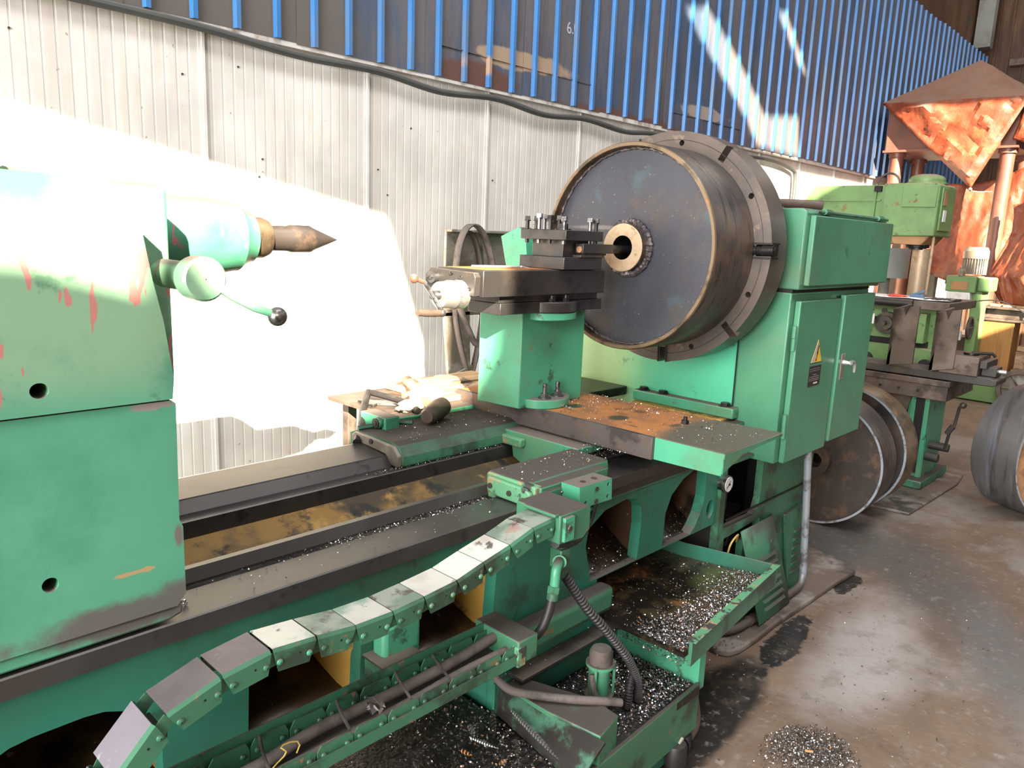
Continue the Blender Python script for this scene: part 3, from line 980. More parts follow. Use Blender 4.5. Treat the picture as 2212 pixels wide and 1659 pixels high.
# electrical cabinet hung on the front of the headstock
cb = MB()
cb.box(2.85, 3.66, 1.262, 1.457, .745, 1.423)
cab = obj('electrical_cabinet', cb, m_green_clean, L_, bevel=.005)
def door(x0, x1, z0, z1, y=1.25, name='door'):
    return obj(name, MB().box(x0, x1, y - .012, y + .011, z0, z1), m_green_clean, cab, bevel=.004)
d1 = door(2.888, 3.290, .745, 1.392)
d2 = door(3.322, 3.672, .765, 1.405, 1.246)
obj('door_gap', MB().box(3.29, 3.322, 1.258, 1.2635, .79, 1.40), m_void, cab)
for z in (1.25, .90):
    h = MB()
    h.cyl((2.868, 1.243, z - .048), (2.868, 1.243, z), .0085, seg=10)
    h.cyl((2.866, 1.243, z + .001), (2.866, 1.243, z + .048), .0085, seg=10)
    obj('hinge', h, m_green_clean, d1)
# warning triangle and black plate
cx_, zt, zb = 3.093, 1.236, 1.135
s_ = MB().prism([(3.035, zb), (3.150, zb), (cx_, zt)], 1.2372, 1.2388, 'y')
t1 = obj('warning_label', s_, m_black, d1, smooth=0, label='triangular yellow high-voltage label with black bolt')
s_ = MB().prism([(3.040, zb + .003), (3.145, zb + .003), (cx_, zt - .005)], 1.2364, 1.2374, 'y')
obj('label_face', s_, m_yellow, t1, smooth=0)
s_ = MB().prism([(3.040, zb + .003), (3.073, zb + .003), (cx_ + .004, zt - .03), (cx_, zt - .005)], 1.2358, 1.2365, 'y')
obj('faded_side', s_, m_signgrey, t1, smooth=0)
bolt = [(3.096, 1.208), (3.087, 1.172), (3.093, 1.174), (3.086, 1.152), (3.081, 1.154), (3.0845, 1.142), (3.0925, 1.150), (3.089, 1.1515), (3.103, 1.182), (3.0965, 1.180), (3.104, 1.206)]
obj('lightning_symbol', MB().prism(bolt, 1.2350, 1.2359, 'y'), m_signblack, t1, smooth=0)
pl = obj('instruction_plate', MB().box(3.033, 3.150, 1.2365, 1.2385, 1.040, 1.124), m_signblack, d1, smooth=0, label='small black plate with worn white print')
ln = MB()
for r, z in enumerate((1.112, 1.104, 1.087, 1.079, 1.071, 1.064)):
    x = 3.042
    while x < 3.135:
        w = random.uniform(.003, .009)
        if r != 2 or 3.07 < x < 3.11:
            ln.box(x, x + w, 1.2358, 1.2366, z - .0016, z + .0012)
        x += w + random.uniform(.003, .006)
obj('worn_print', ln, m_brownsheet, pl, smooth=0, kind='stuff')
obj('print_bar', MB().box(3.088, 3.124, 1.2357, 1.2366, 1.048, 1.0545), m_white, pl, smooth=0)
lk = obj('lock_plate', MB().box(3.352, 3.392, 1.2310, 1.2345, 1.035, 1.150), m_brownsheet, d2, smooth=0, bevel=.002)
hd = MB()
hd.cyl((3.372, 1.232, 1.112), (3.372, 1.200, 1.112), .011, .008, seg=14)
hd.tube(spline([(3.366, 1.198, 1.115), (3.385, 1.196, 1.116), (3.405, 1.196, 1.110), (3.413, 1.196, 1.092), (3.416, 1.197, 1.070)], 5), lambda t: .010 - .004 * t, 10)
obj('door_handle', hd, m_chrome, d2, label='chrome L-shaped door handle')
# upper part of the cabinet
ub = MB().prism([(1.238, 1.436), (1.238, 1.728), (1.256, 1.740), (1.50, 1.740), (1.50, 1.436)], 2.852, 3.705, 'x')
uc = obj('upper_cabinet', ub, m_green_clean, L_, bevel=.006)
obj('flap_door', MB().box(2.885, 3.735, 1.216, 1.238, 1.452, 1.715), m_green_clean, uc, bevel=.004)
h = MB()
h.cyl((2.92, 1.228, 1.729), (3.68, 1.228, 1.729), .006, seg=8)
for x in (2.98, 3.55):
    h.cyl((x, 1.226, 1.731), (x + .06, 1.226, 1.731), .011, seg=10)
obj('hinge', h, m_green_dirty, uc)
obj('shadow_gap', MB().box(2.853, 3.66, 1.262, 1.46, 1.423, 1.436), m_void, uc)
# lid plates on top
mb = MB().box(2.83, 3.62, 1.40, 2.05, 1.740, 1.748)
obj('lid', mb, m_green_dirty, hs, bevel=.003)
mb = MB()
for (x, y) in ((2.90, 1.48), (3.1, 1.45), (3.3, 1.45), (3.5, 1.45), (2.9, 1.7)):
    bolt_hex(mb, (x, y, 1.748), 'z', .010, .008)
obj('lid_bolt', mb, m_bolt, hs, kind='stuff')
# steel bar lying on the headstock
tag(obj('steel_tube', MB().cyl((2.98, 1.72, 1.775), (3.36, 1.40, 1.775), .021, seg=16), m_brown), 'dark brown steel tube lying on top of the headstock', 'tube')

# galvanised conduit dropping from the cabinet to the pad
pts = [(3.165, 1.31, .80), (3.18, 1.31, .55), (3.195, 1.30, .25), (3.205, 1.29, .11), (3.19, 1.275, .065), (3.14, 1.262, .050), (2.95, 1.262, .048), (2.70, 1.262, .047), (2.60, 1.27, .05), (2.50, 1.30, .06), (2.44, 1.36, .06)]
pp = [V((3.27, 1.300, .76)), V((3.32, 1.300, .50)), V((3.372, 1.298, .17))] + spline([(3.376, 1.298, .14), (3.378, 1.297, .095), (3.355, 1.294, .062), (3.30, 1.292, .052)], 5) + [V((2.80, 1.300, .049))] + spline([(2.76, 1.305, .049), (2.70, 1.33, .05), (2.66, 1.39, .05)], 4)
cp = obj('conduit_pipe', MB().tube(pp, .0165, 14), m_galv)
tag(cp, 'shiny galvanised conduit pipe bending from the cabinet onto the pad', 'pipe')
obj('coupling', MB().cyl((2.86, 1.299, .049), (2.91, 1.299, .049), .021, seg=14), m_brown, cp)

# loose louvred cover leaning on the base
e1, e2 = V((.352, 0, -.005)), V((.115, -.0, -.385))
def lp(u, w, d=0):
    """u across, w down, d outward on the leaning cover"""
    top = V((2.765, 1.328, .462)); tr = V((3.10, 1.328, .465)); bl = V((2.885, 1.262, .035)); br = V((3.255, 1.272, .035))
    a = top.lerp(tr, u); b_ = bl.lerp(br, u)
    return a.lerp(b_, w) + V((0, -d, d * .25))
mb = MB()
for (u0, u1, d0, d1) in ((0, .82, 0, 0), (.82, .90, 0, -.012), (.90, 1.0, -.012, -.028)):
    mb.quad(lp(u0, 0, d0), lp(u1, 0, d1), lp(u1, 1, d1), lp(u0, 1, d0))
lc = obj('louvred_cover', mb, m_green_dirty, solid=.004)
tag(lc, 'loose green louvred cover leaning askew against the headstock base', 'cover')
for k in range(7):
    w = .36 + k * .085
    m2 = MB()
    a, b_, c_, d_ = lp(.18, w, .002), lp(.72, w, .002), lp(.72, w + .035, .002), lp(.18, w + .035, .002)
    e_, f_ = lp(.19, w + .028, .011), lp(.71, w + .028, .011)
    m2.add([a, b_, f_, e_, d_, c_], [(0, 1, 2, 3), (3, 2, 5, 4), (0, 3, 4), (1, 5, 2)])
    obj('louvre', m2, m_green_dirty, lc)

# ------------------------------------------------------------------ faceplate
fp = MB()
R, x0, x1 = .449, 2.650, 2.772
cY, cZ = 1.715, 1.568
n_seg = 24
slot_w = .027
wide = radians(1.5)
# face ring built as a disc with radial slots cut in
outer = []
slots = [radians(a) for a in (14, 62, 112, 152, 208, 250, 284, 328)]
slots = [radians(a) for a in (-86, -43, 1.5, 57, 112, 152, 200, 235)]
# angle measured in the (-Y, Z) plane so that 0 points toward the operator side
def pol(r, a):
    return (cY - r * cos(a), cZ + r * sin(a))
a = 0
ev = sorted(s % (2 * pi) for s in slots)
poly = []
N_ = 192
i = 0
angs = [2 * pi * k / N_ for k in range(N_)]
ri = .392
for k, t in enumerate(angs):
    near = min(ev, key=lambda s: min(abs(s - t), 2 * pi - abs(s - t)))
    dd = (t - near + pi) % (2 * pi) - pi
    if abs(dd) * R < slot_w * (1.0 if near == wide else .62):
        continue
    poly.append((t, None))
full = []
for t, _ in poly:
    full.append((t, pol(R, t)))
for s in ev:
    da = slot_w * .5 / R
    c_, sn = cos(s), sin(s)
    for sg, rr, sort in ((-1, R, -da), (-1, ri, -da * .5), (1, ri, da * .5), (1, R, da)):
        px, pz = -rr * c_, rr * sn
        tx, tz = sn, c_
        full.append(((s + sort) % (2 * pi), (cY + px + tx * slot_w / 2 * sg * (1.55 if s == wide else 1), cZ + pz + tz * slot_w / 2 * sg * (1.55 if s == wide else 1))))
full.sort(key=lambda q: q[0])
hl = [[(cY - .405 * cos(a_) + .011 * cos(t), cZ + .405 * sin(a_) + .011 * sin(t)) for t in [2 * pi * k / 12 for k in range(12)]] for a_ in [radians(d) for d in (-67, -22, 30, 84, 130, 175, 220)]]
fp.prism([q[1] for q in full], x0, x0 + .055, 'x', 0, hl)
FPo = thing('faceplate', (2.70, 1.715, 1.12), 'large slotted cast iron faceplate bolted to the spindle of the headstock', 'faceplate')
obj('slotted_disc', fp, m_face, FPo, smooth=20)
mb = MB().rev((0, cY, cZ), [(.30, x0 + .055), (.449, x0 + .055), (.449, x1), (.42, x1 + .012), (.12, x1 + .012), (.12, x1 + .075)], 'x', 96)
obj('rim', mb, m_face, FPo)
obj('t_groove', MB().rev((0, cY, cZ), [(.4155, x0 - .0004), (.4175, x0 - .0004)], 'x', 96), m_black, FPo)
# jaw screw in the operator side slot
a_ = radians(1.5)
js = MB()
def along(r):
    return (x0 + .004, cY - r * cos(a_), cZ + r * sin(a_))
N2 = 14
js.tube([V(along(.380 + .038 * k / N2)) for k in range(N2 + 1)], .0195, 16, rib=[1, 1, .82, .82])
jaw = obj('jaw_screw', js, m_black, FPo)
js = MB().cyl(along(.418), along(.462), .0215, seg=18)
js.hexa(along(.445), along(.468), .014)
obj('screw_head', js, m_black, FPo)
for dz in (.0225, -.0285):
    obj('slot_liner', MB().box(x0 - .010, x0 + .05, cY - .456, cY - .382, cZ + .010 + dz, cZ + .016 + dz), m_black, FPo)
# slot cheeks top and bottom
for s in (radians(-86), radians(112)):
    for sg in (-1, 1):
        ck = MB()
        c_, sn = cos(s), sin(s)
        p = [(cY - r * c_ + sn * sg * w, cZ + r * sn + c_ * sg * w) for r, w in ((.385, .016), (.452, .016), (.452, .021), (.385, .021))]
        ck.prism(p, x0 - .006, x0 + .05, 'x')
        obj('slot_liner', ck, m_black, FPo)

# ------------------------------------------------------------------ the welded drum being turned
DR = thing('welded_drum', (2.51, 1.715, 1.187), 'big welded steel drum with blue-grey web held on the faceplate', 'drum')
mb = MB().rev((0, cY, cZ), [(.3795, 2.376), (.3815, 2.380), (.3815, 2.648), (.3655, 2.648), (.3655, 2.42), (.3655, 2.376), (.367, 2.374), (.378, 2.374)], 'x', 128, closed=True)
mi = [0] * len(mb.f)
rim = obj('rim', mb, [m_rim, m_rim_in], DR, smooth=30)
for p in rim.data.polygons:
    c = p.center
    r = math.hypot(c.y - cY, c.z - cZ)
    if r < .3675 or c.x < 2.379:
        p.material_index = 1
mb = MB().rev((0, cY, cZ), [(.05, 2.412), (.3655, 2.412), (.3655, 2.424), (.05, 2.424)], 'x', 96, closed=True)
obj('web', mb, m_scale, DR, smooth=30)
def bead(R_, x, r, name, n=150, parent=DR):
    pts = []
    for k in range(n + 1):
        a_ = 2 * pi * k / n
        rr = R_ + .0016 * sin(k * 1.9) + .001 * sin(k * .7)
        pts.append((x + .0012 * cos(k * 1.3), cY + rr * cos(a_), cZ + rr * sin(a_)))
    return obj(name, MB().tube(pts, r, 7, rib=[1, 1.15, .9, 1.1]), m_weld, parent)
bead(.361, 2.409, .0055, 'web_weld', 260)
bead(.096, 2.405, .0125, 'hub_weld', 120)
mb = MB().rev((0, cY, cZ), [(.0445, 2.366), (.0865, 2.366), (.0885, 2.368), (.0885, 2.412), (.0885, 2.50), (.0445, 2.50)], 'x', 64, closed=True)
hub = obj('hub', mb, [m_hub, m_tan], DR, smooth=30)
for p in hub.data.polygons:
    if p.center.x < 2.3675:
        p.material_index = 1
mb = MB().rev((0, cY, cZ), [(.044, 2.37), (.044, 2.62)], 'x', 48)
mb.cyl((2.62, cY, cZ), (2.621, cY, cZ), .044)
obj('bore', mb, m_black, DR)

# ------------------------------------------------------------------ tailstock
TS = thing('tailstock', (.1, 1.7, .871), 'massive green tailstock with chipped red-spotted paint at the left edge', 'tailstock')
def ts_prism(x_left, xr_bot, xr_top, z0, z1, y0, y1):
    return MB().prism([(x_left, z0), (xr_bot, z0), (xr_top, z1), (x_left, z1)], y0, y1, 'y')
hol = [circ2(.328, 1.010, .0125, .0125)]
mb = MB().prism([(-.45, .905), (.530, .905), (.546, .925), (.546, 1.055), (.540, 1.07), (.543, 1.285), (.536, 1.291), (-.45, 1.291)], 1.33, 1.52, 'y', 0, hol)
obj('lower_body', mb, m_green_low, TS, smooth=0)
mb = MB().prism([(-.45, .878), (.515, .878), (.540, .885), (.543, .903), (-.45, .903)], 1.335, 1.52, 'y')
obj('sole_plate', mb, m_green_low, TS, bevel=.005)
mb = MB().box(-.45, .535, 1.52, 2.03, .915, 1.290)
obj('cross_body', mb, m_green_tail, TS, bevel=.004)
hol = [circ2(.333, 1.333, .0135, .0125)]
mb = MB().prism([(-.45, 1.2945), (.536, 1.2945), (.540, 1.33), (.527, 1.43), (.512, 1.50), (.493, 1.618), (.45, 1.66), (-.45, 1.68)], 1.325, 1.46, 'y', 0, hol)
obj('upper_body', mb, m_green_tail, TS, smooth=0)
b = MB()
for x, z in ((.328, 1.010), (.333, 1.333)):
    b.cyl((x, 1.39, z), (x, 1.40, z), .016, seg=16)
obj('bolt_hole', b, m_void, TS)
mb = MB().prism([(1.46, 1.2945), (1.46, 1.66), (1.50, 1.665), (1.60, 1.67), (1.83, 1.67), (1.93, 1.65), (1.98, 1.60), (2.0, 1.2945)], -.45, .60, 'x')
obj('barrel_housing', mb, m_green_tail, TS, bevel=.012)
# nose, quill and centre on the spindle line
mb = MB().rev((0, cY, cZ), [(.0, .886), (.058, .886), (.062, .870), (.078, .848), (.078, .84), (.084, .80), (.090, .60), (.12, .4)], 'x', 48)
obj('nose', mb, m_green_tail, TS)
mb = MB().rev((0, cY, cZ), [(.048, .88), (.048, .915), (.042, .93), (.034, .935)], 'x', 40)
obj('quill', mb, m_rim_in, TS)
mb = MB().rev((0, cY, cZ), [(.030, .93), (.030, .985), (.033, .995), (.033, 1.045), (.028, 1.055), (.001, 1.128)], 'x', 40)
obj('live_centre', mb, m_hub, TS)
# clamping boss with its lever, and the ball knob
mb = MB()
mb.rev((.578, 1.38, 1.505), [(.001, -.11), (.034, -.11), (.038, -.105), (.038, -.07), (.026, -.065), (.026, .06)], 'y', 28)
mb.tube([(.592, 1.28, 1.50), (.625, 1.27, 1.475), (.66, 1.262, 1.455), (.692, 1.255, 1.443)], lambda t: .009 - .002 * t, 10)
cb_ = obj('clamp_boss', mb, m_green_tail, TS)
obj('ball_knob', MB().ball((.700, 1.255, 1.438), .0175), m_bolt, TS)

# ------------------------------------------------------------------ carriage
CA = thing('carriage', (1.9, 1.6, .871), 'green lathe carriage with rusty cross-slide cover plate and tall green riser column', 'carriage')
# saddle bridge with concave sides
mb = MB().prism([(1.50, .900), (1.50, .922), (2.02, .922), (2.02, .915), (1.90, .912), (1.88, .905), (1.872, .88), (1.855, .8725), (1.808, .8725), (1.800, .88), (1.79, .83), (1.72, .80), (1.58, .80), (1.54, .835), (1.534, .895), (1.50, .895)], 1.90, 2.34, 'x')
mb.v = [(x, y, z) for x, y, z in mb.v]
obj('saddle', mb, m_green, CA, bevel=.008)
obj('saddle_lug', MB().box(1.872, 1.901, 1.73, 1.83, .876, .908), m_green_worn, CA, bevel=.006)
# front wing over the front way
mb = MB().prism([(1.345, .872), (1.345, .905), (1.35, .930), (1.495, .932), (1.505, .925), (1.505, .895), (1.445, .895), (1.445, .872)], 1.49, 1.865, 'x')
wg = obj('front_wing', mb, m_green_dirty, CA, bevel=.007)
mb = MB().box(1.50, 1.80, 1.302, 1.345, .845, .928)
obj('apron', mb, m_green_dirty, CA, bevel=.004)
# way wiper end plate
mb = MB().prism([(1.315, .800), (1.315, .912), (1.335, .922), (1.475, .924), (1.480, .918), (1.480, .885), (1.452, .874), (1.35, .874), (1.332, .80)], 1.468, 1.484, 'x')
wp = obj('way_wiper', mb, m_green_worn, CA, bevel=.004)
b = MB()
for y, z in ((1.465, .90), (1.39, .897), (1.325, .83)):
    b.cyl((1.468, y, z), (1.463, y, z), .008, seg=12)
obj('screw', b, m_hub, wp, kind='stuff')
obj('wing_block', MB().box(1.484, 1.515, 1.310, 1.495, .81, .930), m_green_worn, CA, bevel=.005)
pt = MB().box(1.505, 1.585, 1.288, 1.302, .865, .918)
sp = obj('side_plate', pt, m_green_dirty, CA, bevel=.002)
b = MB()
for x in (1.518, 1.572):
    for z in (.878, .905):
        b.ball((x, 1.288, z), .005, seg=8)
obj('screw', b, m_bolt, sp, kind='stuff')
# oil manifold block in front of the wing
mb = MB().prism([(1.575, .872), (1.72, .868), (1.715, .932), (1.57, .934)], 1.225, 1.29, 'y', 0,
                [circ2(1.60, .884, .006, n=10), circ2(1.70, .917, .006, n=10), circ2(1.70, .882, .006, n=10)])
mf = obj('manifold_block', mb, m_green, CA, smooth=0)
b = MB()
for x, z in ((1.645, .915), (1.645, .880)):
    b.rev((x, 1.224, z), [(.004, 0), (.004, -.002), (.007, -.002), (.007, 0)], 'y', 14)
for x in (1.62, 1.67):
    b.cyl((x, 1.255, .9335), (x, 1.255, .9345), .009, seg=14)
obj('port', b, m_hub, mf, kind='stuff')
b = MB().cyl((1.665, 1.27, .868), (1.665, 1.27, .835), .014, seg=12)
b.cyl((1.665, 1.27, .848), (1.665, 1.27, .838), .018, seg=12)
obj('pipe_fitting', b, m_green_dirty, mf)
# rear wing
mb = MB().prism([(1.815, .8725), (1.815, .885), (1.820, .905), (1.845, .935), (1.87, .945), (2.06, .945), (2.10, .93), (2.10, .70), (2.05, .70), (2.05, .915), (1.885, .905), (1.86, .8725)], 1.43, 2.34, 'x')
rw = obj('rear_wing', mb, m_green_dirty, CA, bevel=.006, smooth=20)
mb = MB().prism([(1.82, .874), (1.82, .91), (1.850, .936), (2.05, .944), (2.07, .93), (2.07, .914), (1.885, .904), (1.86, .874)], 1.415, 1.430, 'x')
ep = obj('end_plate', mb, m_brownsheet, CA, bevel=.003)
b = MB()
for y, z in ((2.03, .925), (1.96, .930)):
    b.cyl((1.415, y, z), (1.411, y, z), .009, seg=12)
obj('screw', b, m_hub, ep, kind='stuff')
mb = MB().box(1.55, 2.3, 2.06, 2.12, .72, .96)
mb.box(1.50, 1.56, 2.00, 2.14, .90, .985)
mb.cyl((1.50, 2.03, .965), (1.485, 2.03, .965), .020, seg=18)
obj('rear_bracket', mb, m_green, CA, bevel=.004)
b = MB().cyl((1.485, 2.03, .965), (1.480, 2.03, .965), .017, seg=18)
b.cyl((1.480, 2.03, .965), (1.477, 2.03, .965), .009, seg=12)
obj('bearing_ring', b, m_hub, CA)
obj('wing_rib', MB().tube([(1.43, 2.055, .950), (1.56, 2.03, .957), (1.60, 1.98, .960)], .009, 8), m_green_dirty, CA)

# cross-slide cover plate, running toward the operator
mb = MB().box(1.985, 2.345, 1.265, 2.17, .985, 1.000)
cp_ = obj('cover_plate', mb, m_rust, CA, bevel=.0015)
mb = MB()
mb.box(1.965, 1.985, 1.262, 2.17, .929, 1.0005)
obj('plate_skirt', mb, m_plate_side, CA, bevel=.001)
# green front end of the cover: folded sheet, open underneath
m2 = MB()
m2.quad((1.985, 1.265, .9995), (2.345, 1.265, .9995), (2.385, 1.035, .9960), (1.985, 1.025, .9995))
m2.quad((1.982, 1.265, .9990), (1.982, 1.025, .9990), (1.982, 1.030, .932), (1.982, 1.262, .929))
m2.quad((1.982, 1.025, .9990), (2.10, 1.026, .9990), (2.10, 1.028, .978), (1.982, 1.028, .938))
m2.quad((2.10, 1.026, .9990), (2.385, 1.035, .9960), (2.385, 1.037, .986), (2.10, 1.028, .978))
ex = obj('shelf_end', m2, [m_rust], CA, solid=.003, smooth=0)
ex.data.materials.append(m_green)
for p in ex.data.polygons:
    if abs(p.normal.z) < .7:
        p.material_index = 1
obj('cross_slide', MB().box(1.99, 2.33, 1.40, 2.15, .929, .985), m_lamp, CA)
obj('plate_bolt', MB().hexa((2.215, 1.30, 1.0), (2.215, 1.30, 1.012), .013).cyl((2.215, 1.30, 1.012), (2.215, 1.30, 1.024), .007, seg=10), m_black, CA)
# green tray lip at the far side under the cabinet corner
m2 = MB()
m2.quad((2.36, 1.07, .975), (2.62, 1.10, .965), (2.62, 1.10, .945), (2.36, 1.07, .955))
# riser column
mb = MB().prism([(1.895, 1.975), (1.915, 1.785), (2.245, 1.775), (2.245, 1.975)], 1.000, 1.338, 'z')
col = obj('riser_column', mb, m_green, CA, bevel=.003)
mb = MB().prism([(2.05 + .105 * cos(t), 1.79 + .085 * sin(t)) for t in [pi + pi * k / 14 for k in range(15)]], 1.001, 1.032, 'z')
obj('bolt_flange', mb, m_green, CA, bevel=.003)
mb = MB()
for x in (2.015, 2.085):
    mb.hexa((x, 1.755, 1.032), (x, 1.755, 1.050), .016)
    mb.cyl((x, 1.755, 1.050), (x, 1.755, 1.085), .0085, seg=10)
    mb.cyl((x, 1.755, 1.032), (x, 1.755, 1.036), .024, seg=14)
obj('stud_nut', mb, m_bolt, CA, kind='stuff')
mb = MB().prism([(2.06 + .110 * cos(t), 1.79 + .085 * sin(t)) for t in [pi + pi * k / 14 for k in range(15)]], 1.312, 1.338, 'z')
obj('top_flange', mb, m_green, CA, bevel=.003)

# ------------------------------------------------------------------ compound slide
CS = thing('compound_slide', (2.0, 1.82, 1.338), 'dark steel compound slide with bright dial and handwheel on the green riser column', 'compound slide')
mb = MB().box(1.665, 2.285, 1.725, 1.945, 1.402, 1.486)
body = obj('slide_body', mb, m_steel_dark, CS, bevel=.0025)
obj('slide_top', MB().box(1.70, 2.28, 1.75, 1.94, 1.4862, 1.4872), m_rust, CS)
mb = MB().box(1.765, 2.30, 1.745, 1.90, 1.340, 1.378)
mb.box(1.765, 2.28, 1.752, 1.89, 1.378, 1.402)
mb.prism([(2.055 + .120 * cos(t), 1.80 + .098 * sin(t)) for t in [pi + pi * k / 16 for k in range(17)]], 1.340, 1.376, 'z')
obj('swivel_base', mb, m_steel_dark, CS, bevel=.002)
mb = MB()
for x in (2.01, 2.085):
    mb.hexa((x, 1.738, 1.376), (x, 1.738, 1.388), .013)
    mb.cyl((x, 1.738, 1.388), (x, 1.738, 1.399), .009, seg=10)
obj('clamp_bolt', mb, m_black, CS, kind='stuff')
# gear end plate with dial and handle
mb = MB().prism([(1.728 + .012, 1.405), (1.728 + .008, 1.465), (1.745, 1.478), (1.95, 1.483), (1.975, 1.462), (1.975, 1.42), (1.955, 1.40), (1.86, 1.385), (1.84, 1.405)], 1.640, 1.665, 'x')
gp = obj('end_plate', mb, m_lamp, CS, bevel=.002)
mb = MB()
for y, z in ((1.800, 1.462), (1.765, 1.425), (1.845, 1.472)):
    mb.rev((1.639, y, z), [(.0035, 0), (.0035, -.004), (.0065, -.004), (.0065, 0)], 'x', 14)
obj('cap_screw', mb, m_bolt, gp, kind='stuff')
obj('end_slot', MB().box(1.638, 1.641, 1.775, 1.812, 1.405, 1.440), m_void, gp)
mb = MB().cyl((1.640, 1.925, 1.455), (1.622, 1.925, 1.455), .020, seg=24)
mb.hexa((1.622, 1.925, 1.455), (1.616, 1.925, 1.455), .008)
obj('washer_bolt', mb, m_bolt, CS)
mb = MB().rev((0, 1.805, 1.407), [(.001, 1.552), (.040, 1.552), (.042, 1.555), (.043, 1.585), (.046, 1.590), (.046, 1.645)], 'x', 40)
obj('dial', mb, m_chrome, CS, label='bright graduated dial')
mb = MB()
for k in range(60):
    a_ = 2 * pi * k / 60
    mb.box(1.602, 1.612 if k % 5 else 1.620, 1.805 + .0462 * cos(a_) - .0003, 1.805 + .0462 * cos(a_) + .0003, 1.407 + .0462 * sin(a_) - .0003, 1.407 + .0462 * sin(a_) + .0003)
obj('graduation', mb, m_black, CS, kind='stuff')
mb = MB()
mb.cyl((1.555, 1.805, 1.407), (1.528, 1.805, 1.407), .014, seg=16)
mb.tube([(1.53, 1.845, 1.443), (1.53, 1.805, 1.407), (1.53, 1.780, 1.380), (1.53, 1.764, 1.362)], .008, 10)
mb.ball((1.53, 1.761, 1.357), .0125)
obj('crank_arm', mb, m_bolt, CS)
mb = MB().tube([(1.53, 1.761, 1.357), (1.50, 1.760, 1.358), (1.46, 1.757, 1.361), (1.43, 1.755, 1.363)], lambda t: .0095 + .0025 * sin(pi * t), 12)
obj('crank_handle', mb, m_brown, CS)
mb = MB()
mb.ball((1.495, 1.855, 1.455), .0145)
mb.tube([(1.53, 1.845, 1.443), (1.495, 1.855, 1.455)], .006, 8)
obj('knob', mb, m_redpaint, CS)

# scriber rod lying on the slide
mb = MB().cyl((1.74, 1.86, 1.4925), (1.92, 1.80, 1.4925), .0042, seg=10)
mb.cyl((1.92, 1.80, 1.4925), (1.945, 1.792, 1.490), .0035, .001, seg=8)
mb.ball((1.915, 1.8015, 1.4925), .0055, seg=8)
tag(obj('steel_rod', mb, m_chrome), 'thin bright steel rod lying on the compound slide', 'rod')

# ------------------------------------------------------------------ tool post
TP = thing('tool_post', (2.12, 1.805, 1.487), 'four-way dark steel tool post with a crown of square-headed clamping screws', 'tool post')
obj('base_block', MB().box(2.025, 2.235, 1.705, 1.915, 1.488, 1.530), m_steel_dark, TP, bevel=.0015)
obj('centre_block', MB().box(2.055, 2.205, 1.738, 1.882, 1.530, 1.587), m_steel_dark, TP, bevel=.001)
obj('top_plate', MB().box(2.022, 2.228, 1.700, 1.912, 1.587, 1.622), m_steel_dark, TP, bevel=.002)
SCR = [(2.038, 1.895), (2.038, 1.838), (2.036, 1.785), (2.040, 1.725), (2.085, 1.895), (2.15, 1.893), (2.21, 1.893), (2.172, 1.718), (2.212, 1.722), (2.10, 1.87)]
for n, (x, y) in enumerate(SCR):
    m2 = MB()
    h = 1.652 + random.uniform(-.004, .006)
    m2.cyl((x, y, 1.574), (x, y, h), .0072, seg=10)
    m2.cyl((x, y, h), (x, y, h + .0035), .0115, seg=12)
    m2.cyl((x, y, h + .0035), (x, y, h + .0175), .0125, .0115, seg=4, twist=random.uniform(0, .8))
    obj('clamp_screw', m2, m_bolt if n % 2 else m_black, TP)
m2 = MB()
m2.cyl((2.13, 1.806, 1.622), (2.13, 1.806, 1.627), .030, seg=20)
m2.hexa((2.13, 1.806, 1.627), (2.13, 1.806, 1.644), .019)
obj('centre_nut', m2, m_black, TP)

# boring bar and its packing
BB = thing('boring_bar', (2.20, 1.715, 1.540), 'square-shank boring bar clamped in the tool post reaching into the hub', 'boring bar')
obj('shank', MB().box(2.115, 2.29, 1.697, 1.732, 1.545, 1.578), m_steel_dark, BB, bevel=.001)
m2 = MB().cyl((2.29, 1.7145, 1.561), (2.44, 1.7145, 1.561), .0145, seg=20)
m2.cyl((2.275, 1.7145, 1.561), (2.30, 1.7145, 1.561), .0165, .0145, seg=20)
obj('bar', m2, m_black, BB)
m2 = MB().cyl((2.1135, 1.7145, 1.558), (2.1155, 1.7145, 1.558), .0115, seg=14)
obj('shank_end', m2, m_rustface, BB)
P_ = 'shim strips under the boring bar'
for k, (x0, x1, z, t, mm, lab) in enumerate(((2.125, 2.25, 1.5385, .0060, m_black, 'upper dark shim strip directly under the boring bar shank'), (2.105, 2.24, 1.5306, .0074, m_hub, 'lower shim strip with coppery end lying on the tool post base'))):
    tag(obj('shim_strip', MB().box(x0, x1, 1.699, 1.737, z, z + t), mm, bevel=.0008), lab, 'shim', P_)

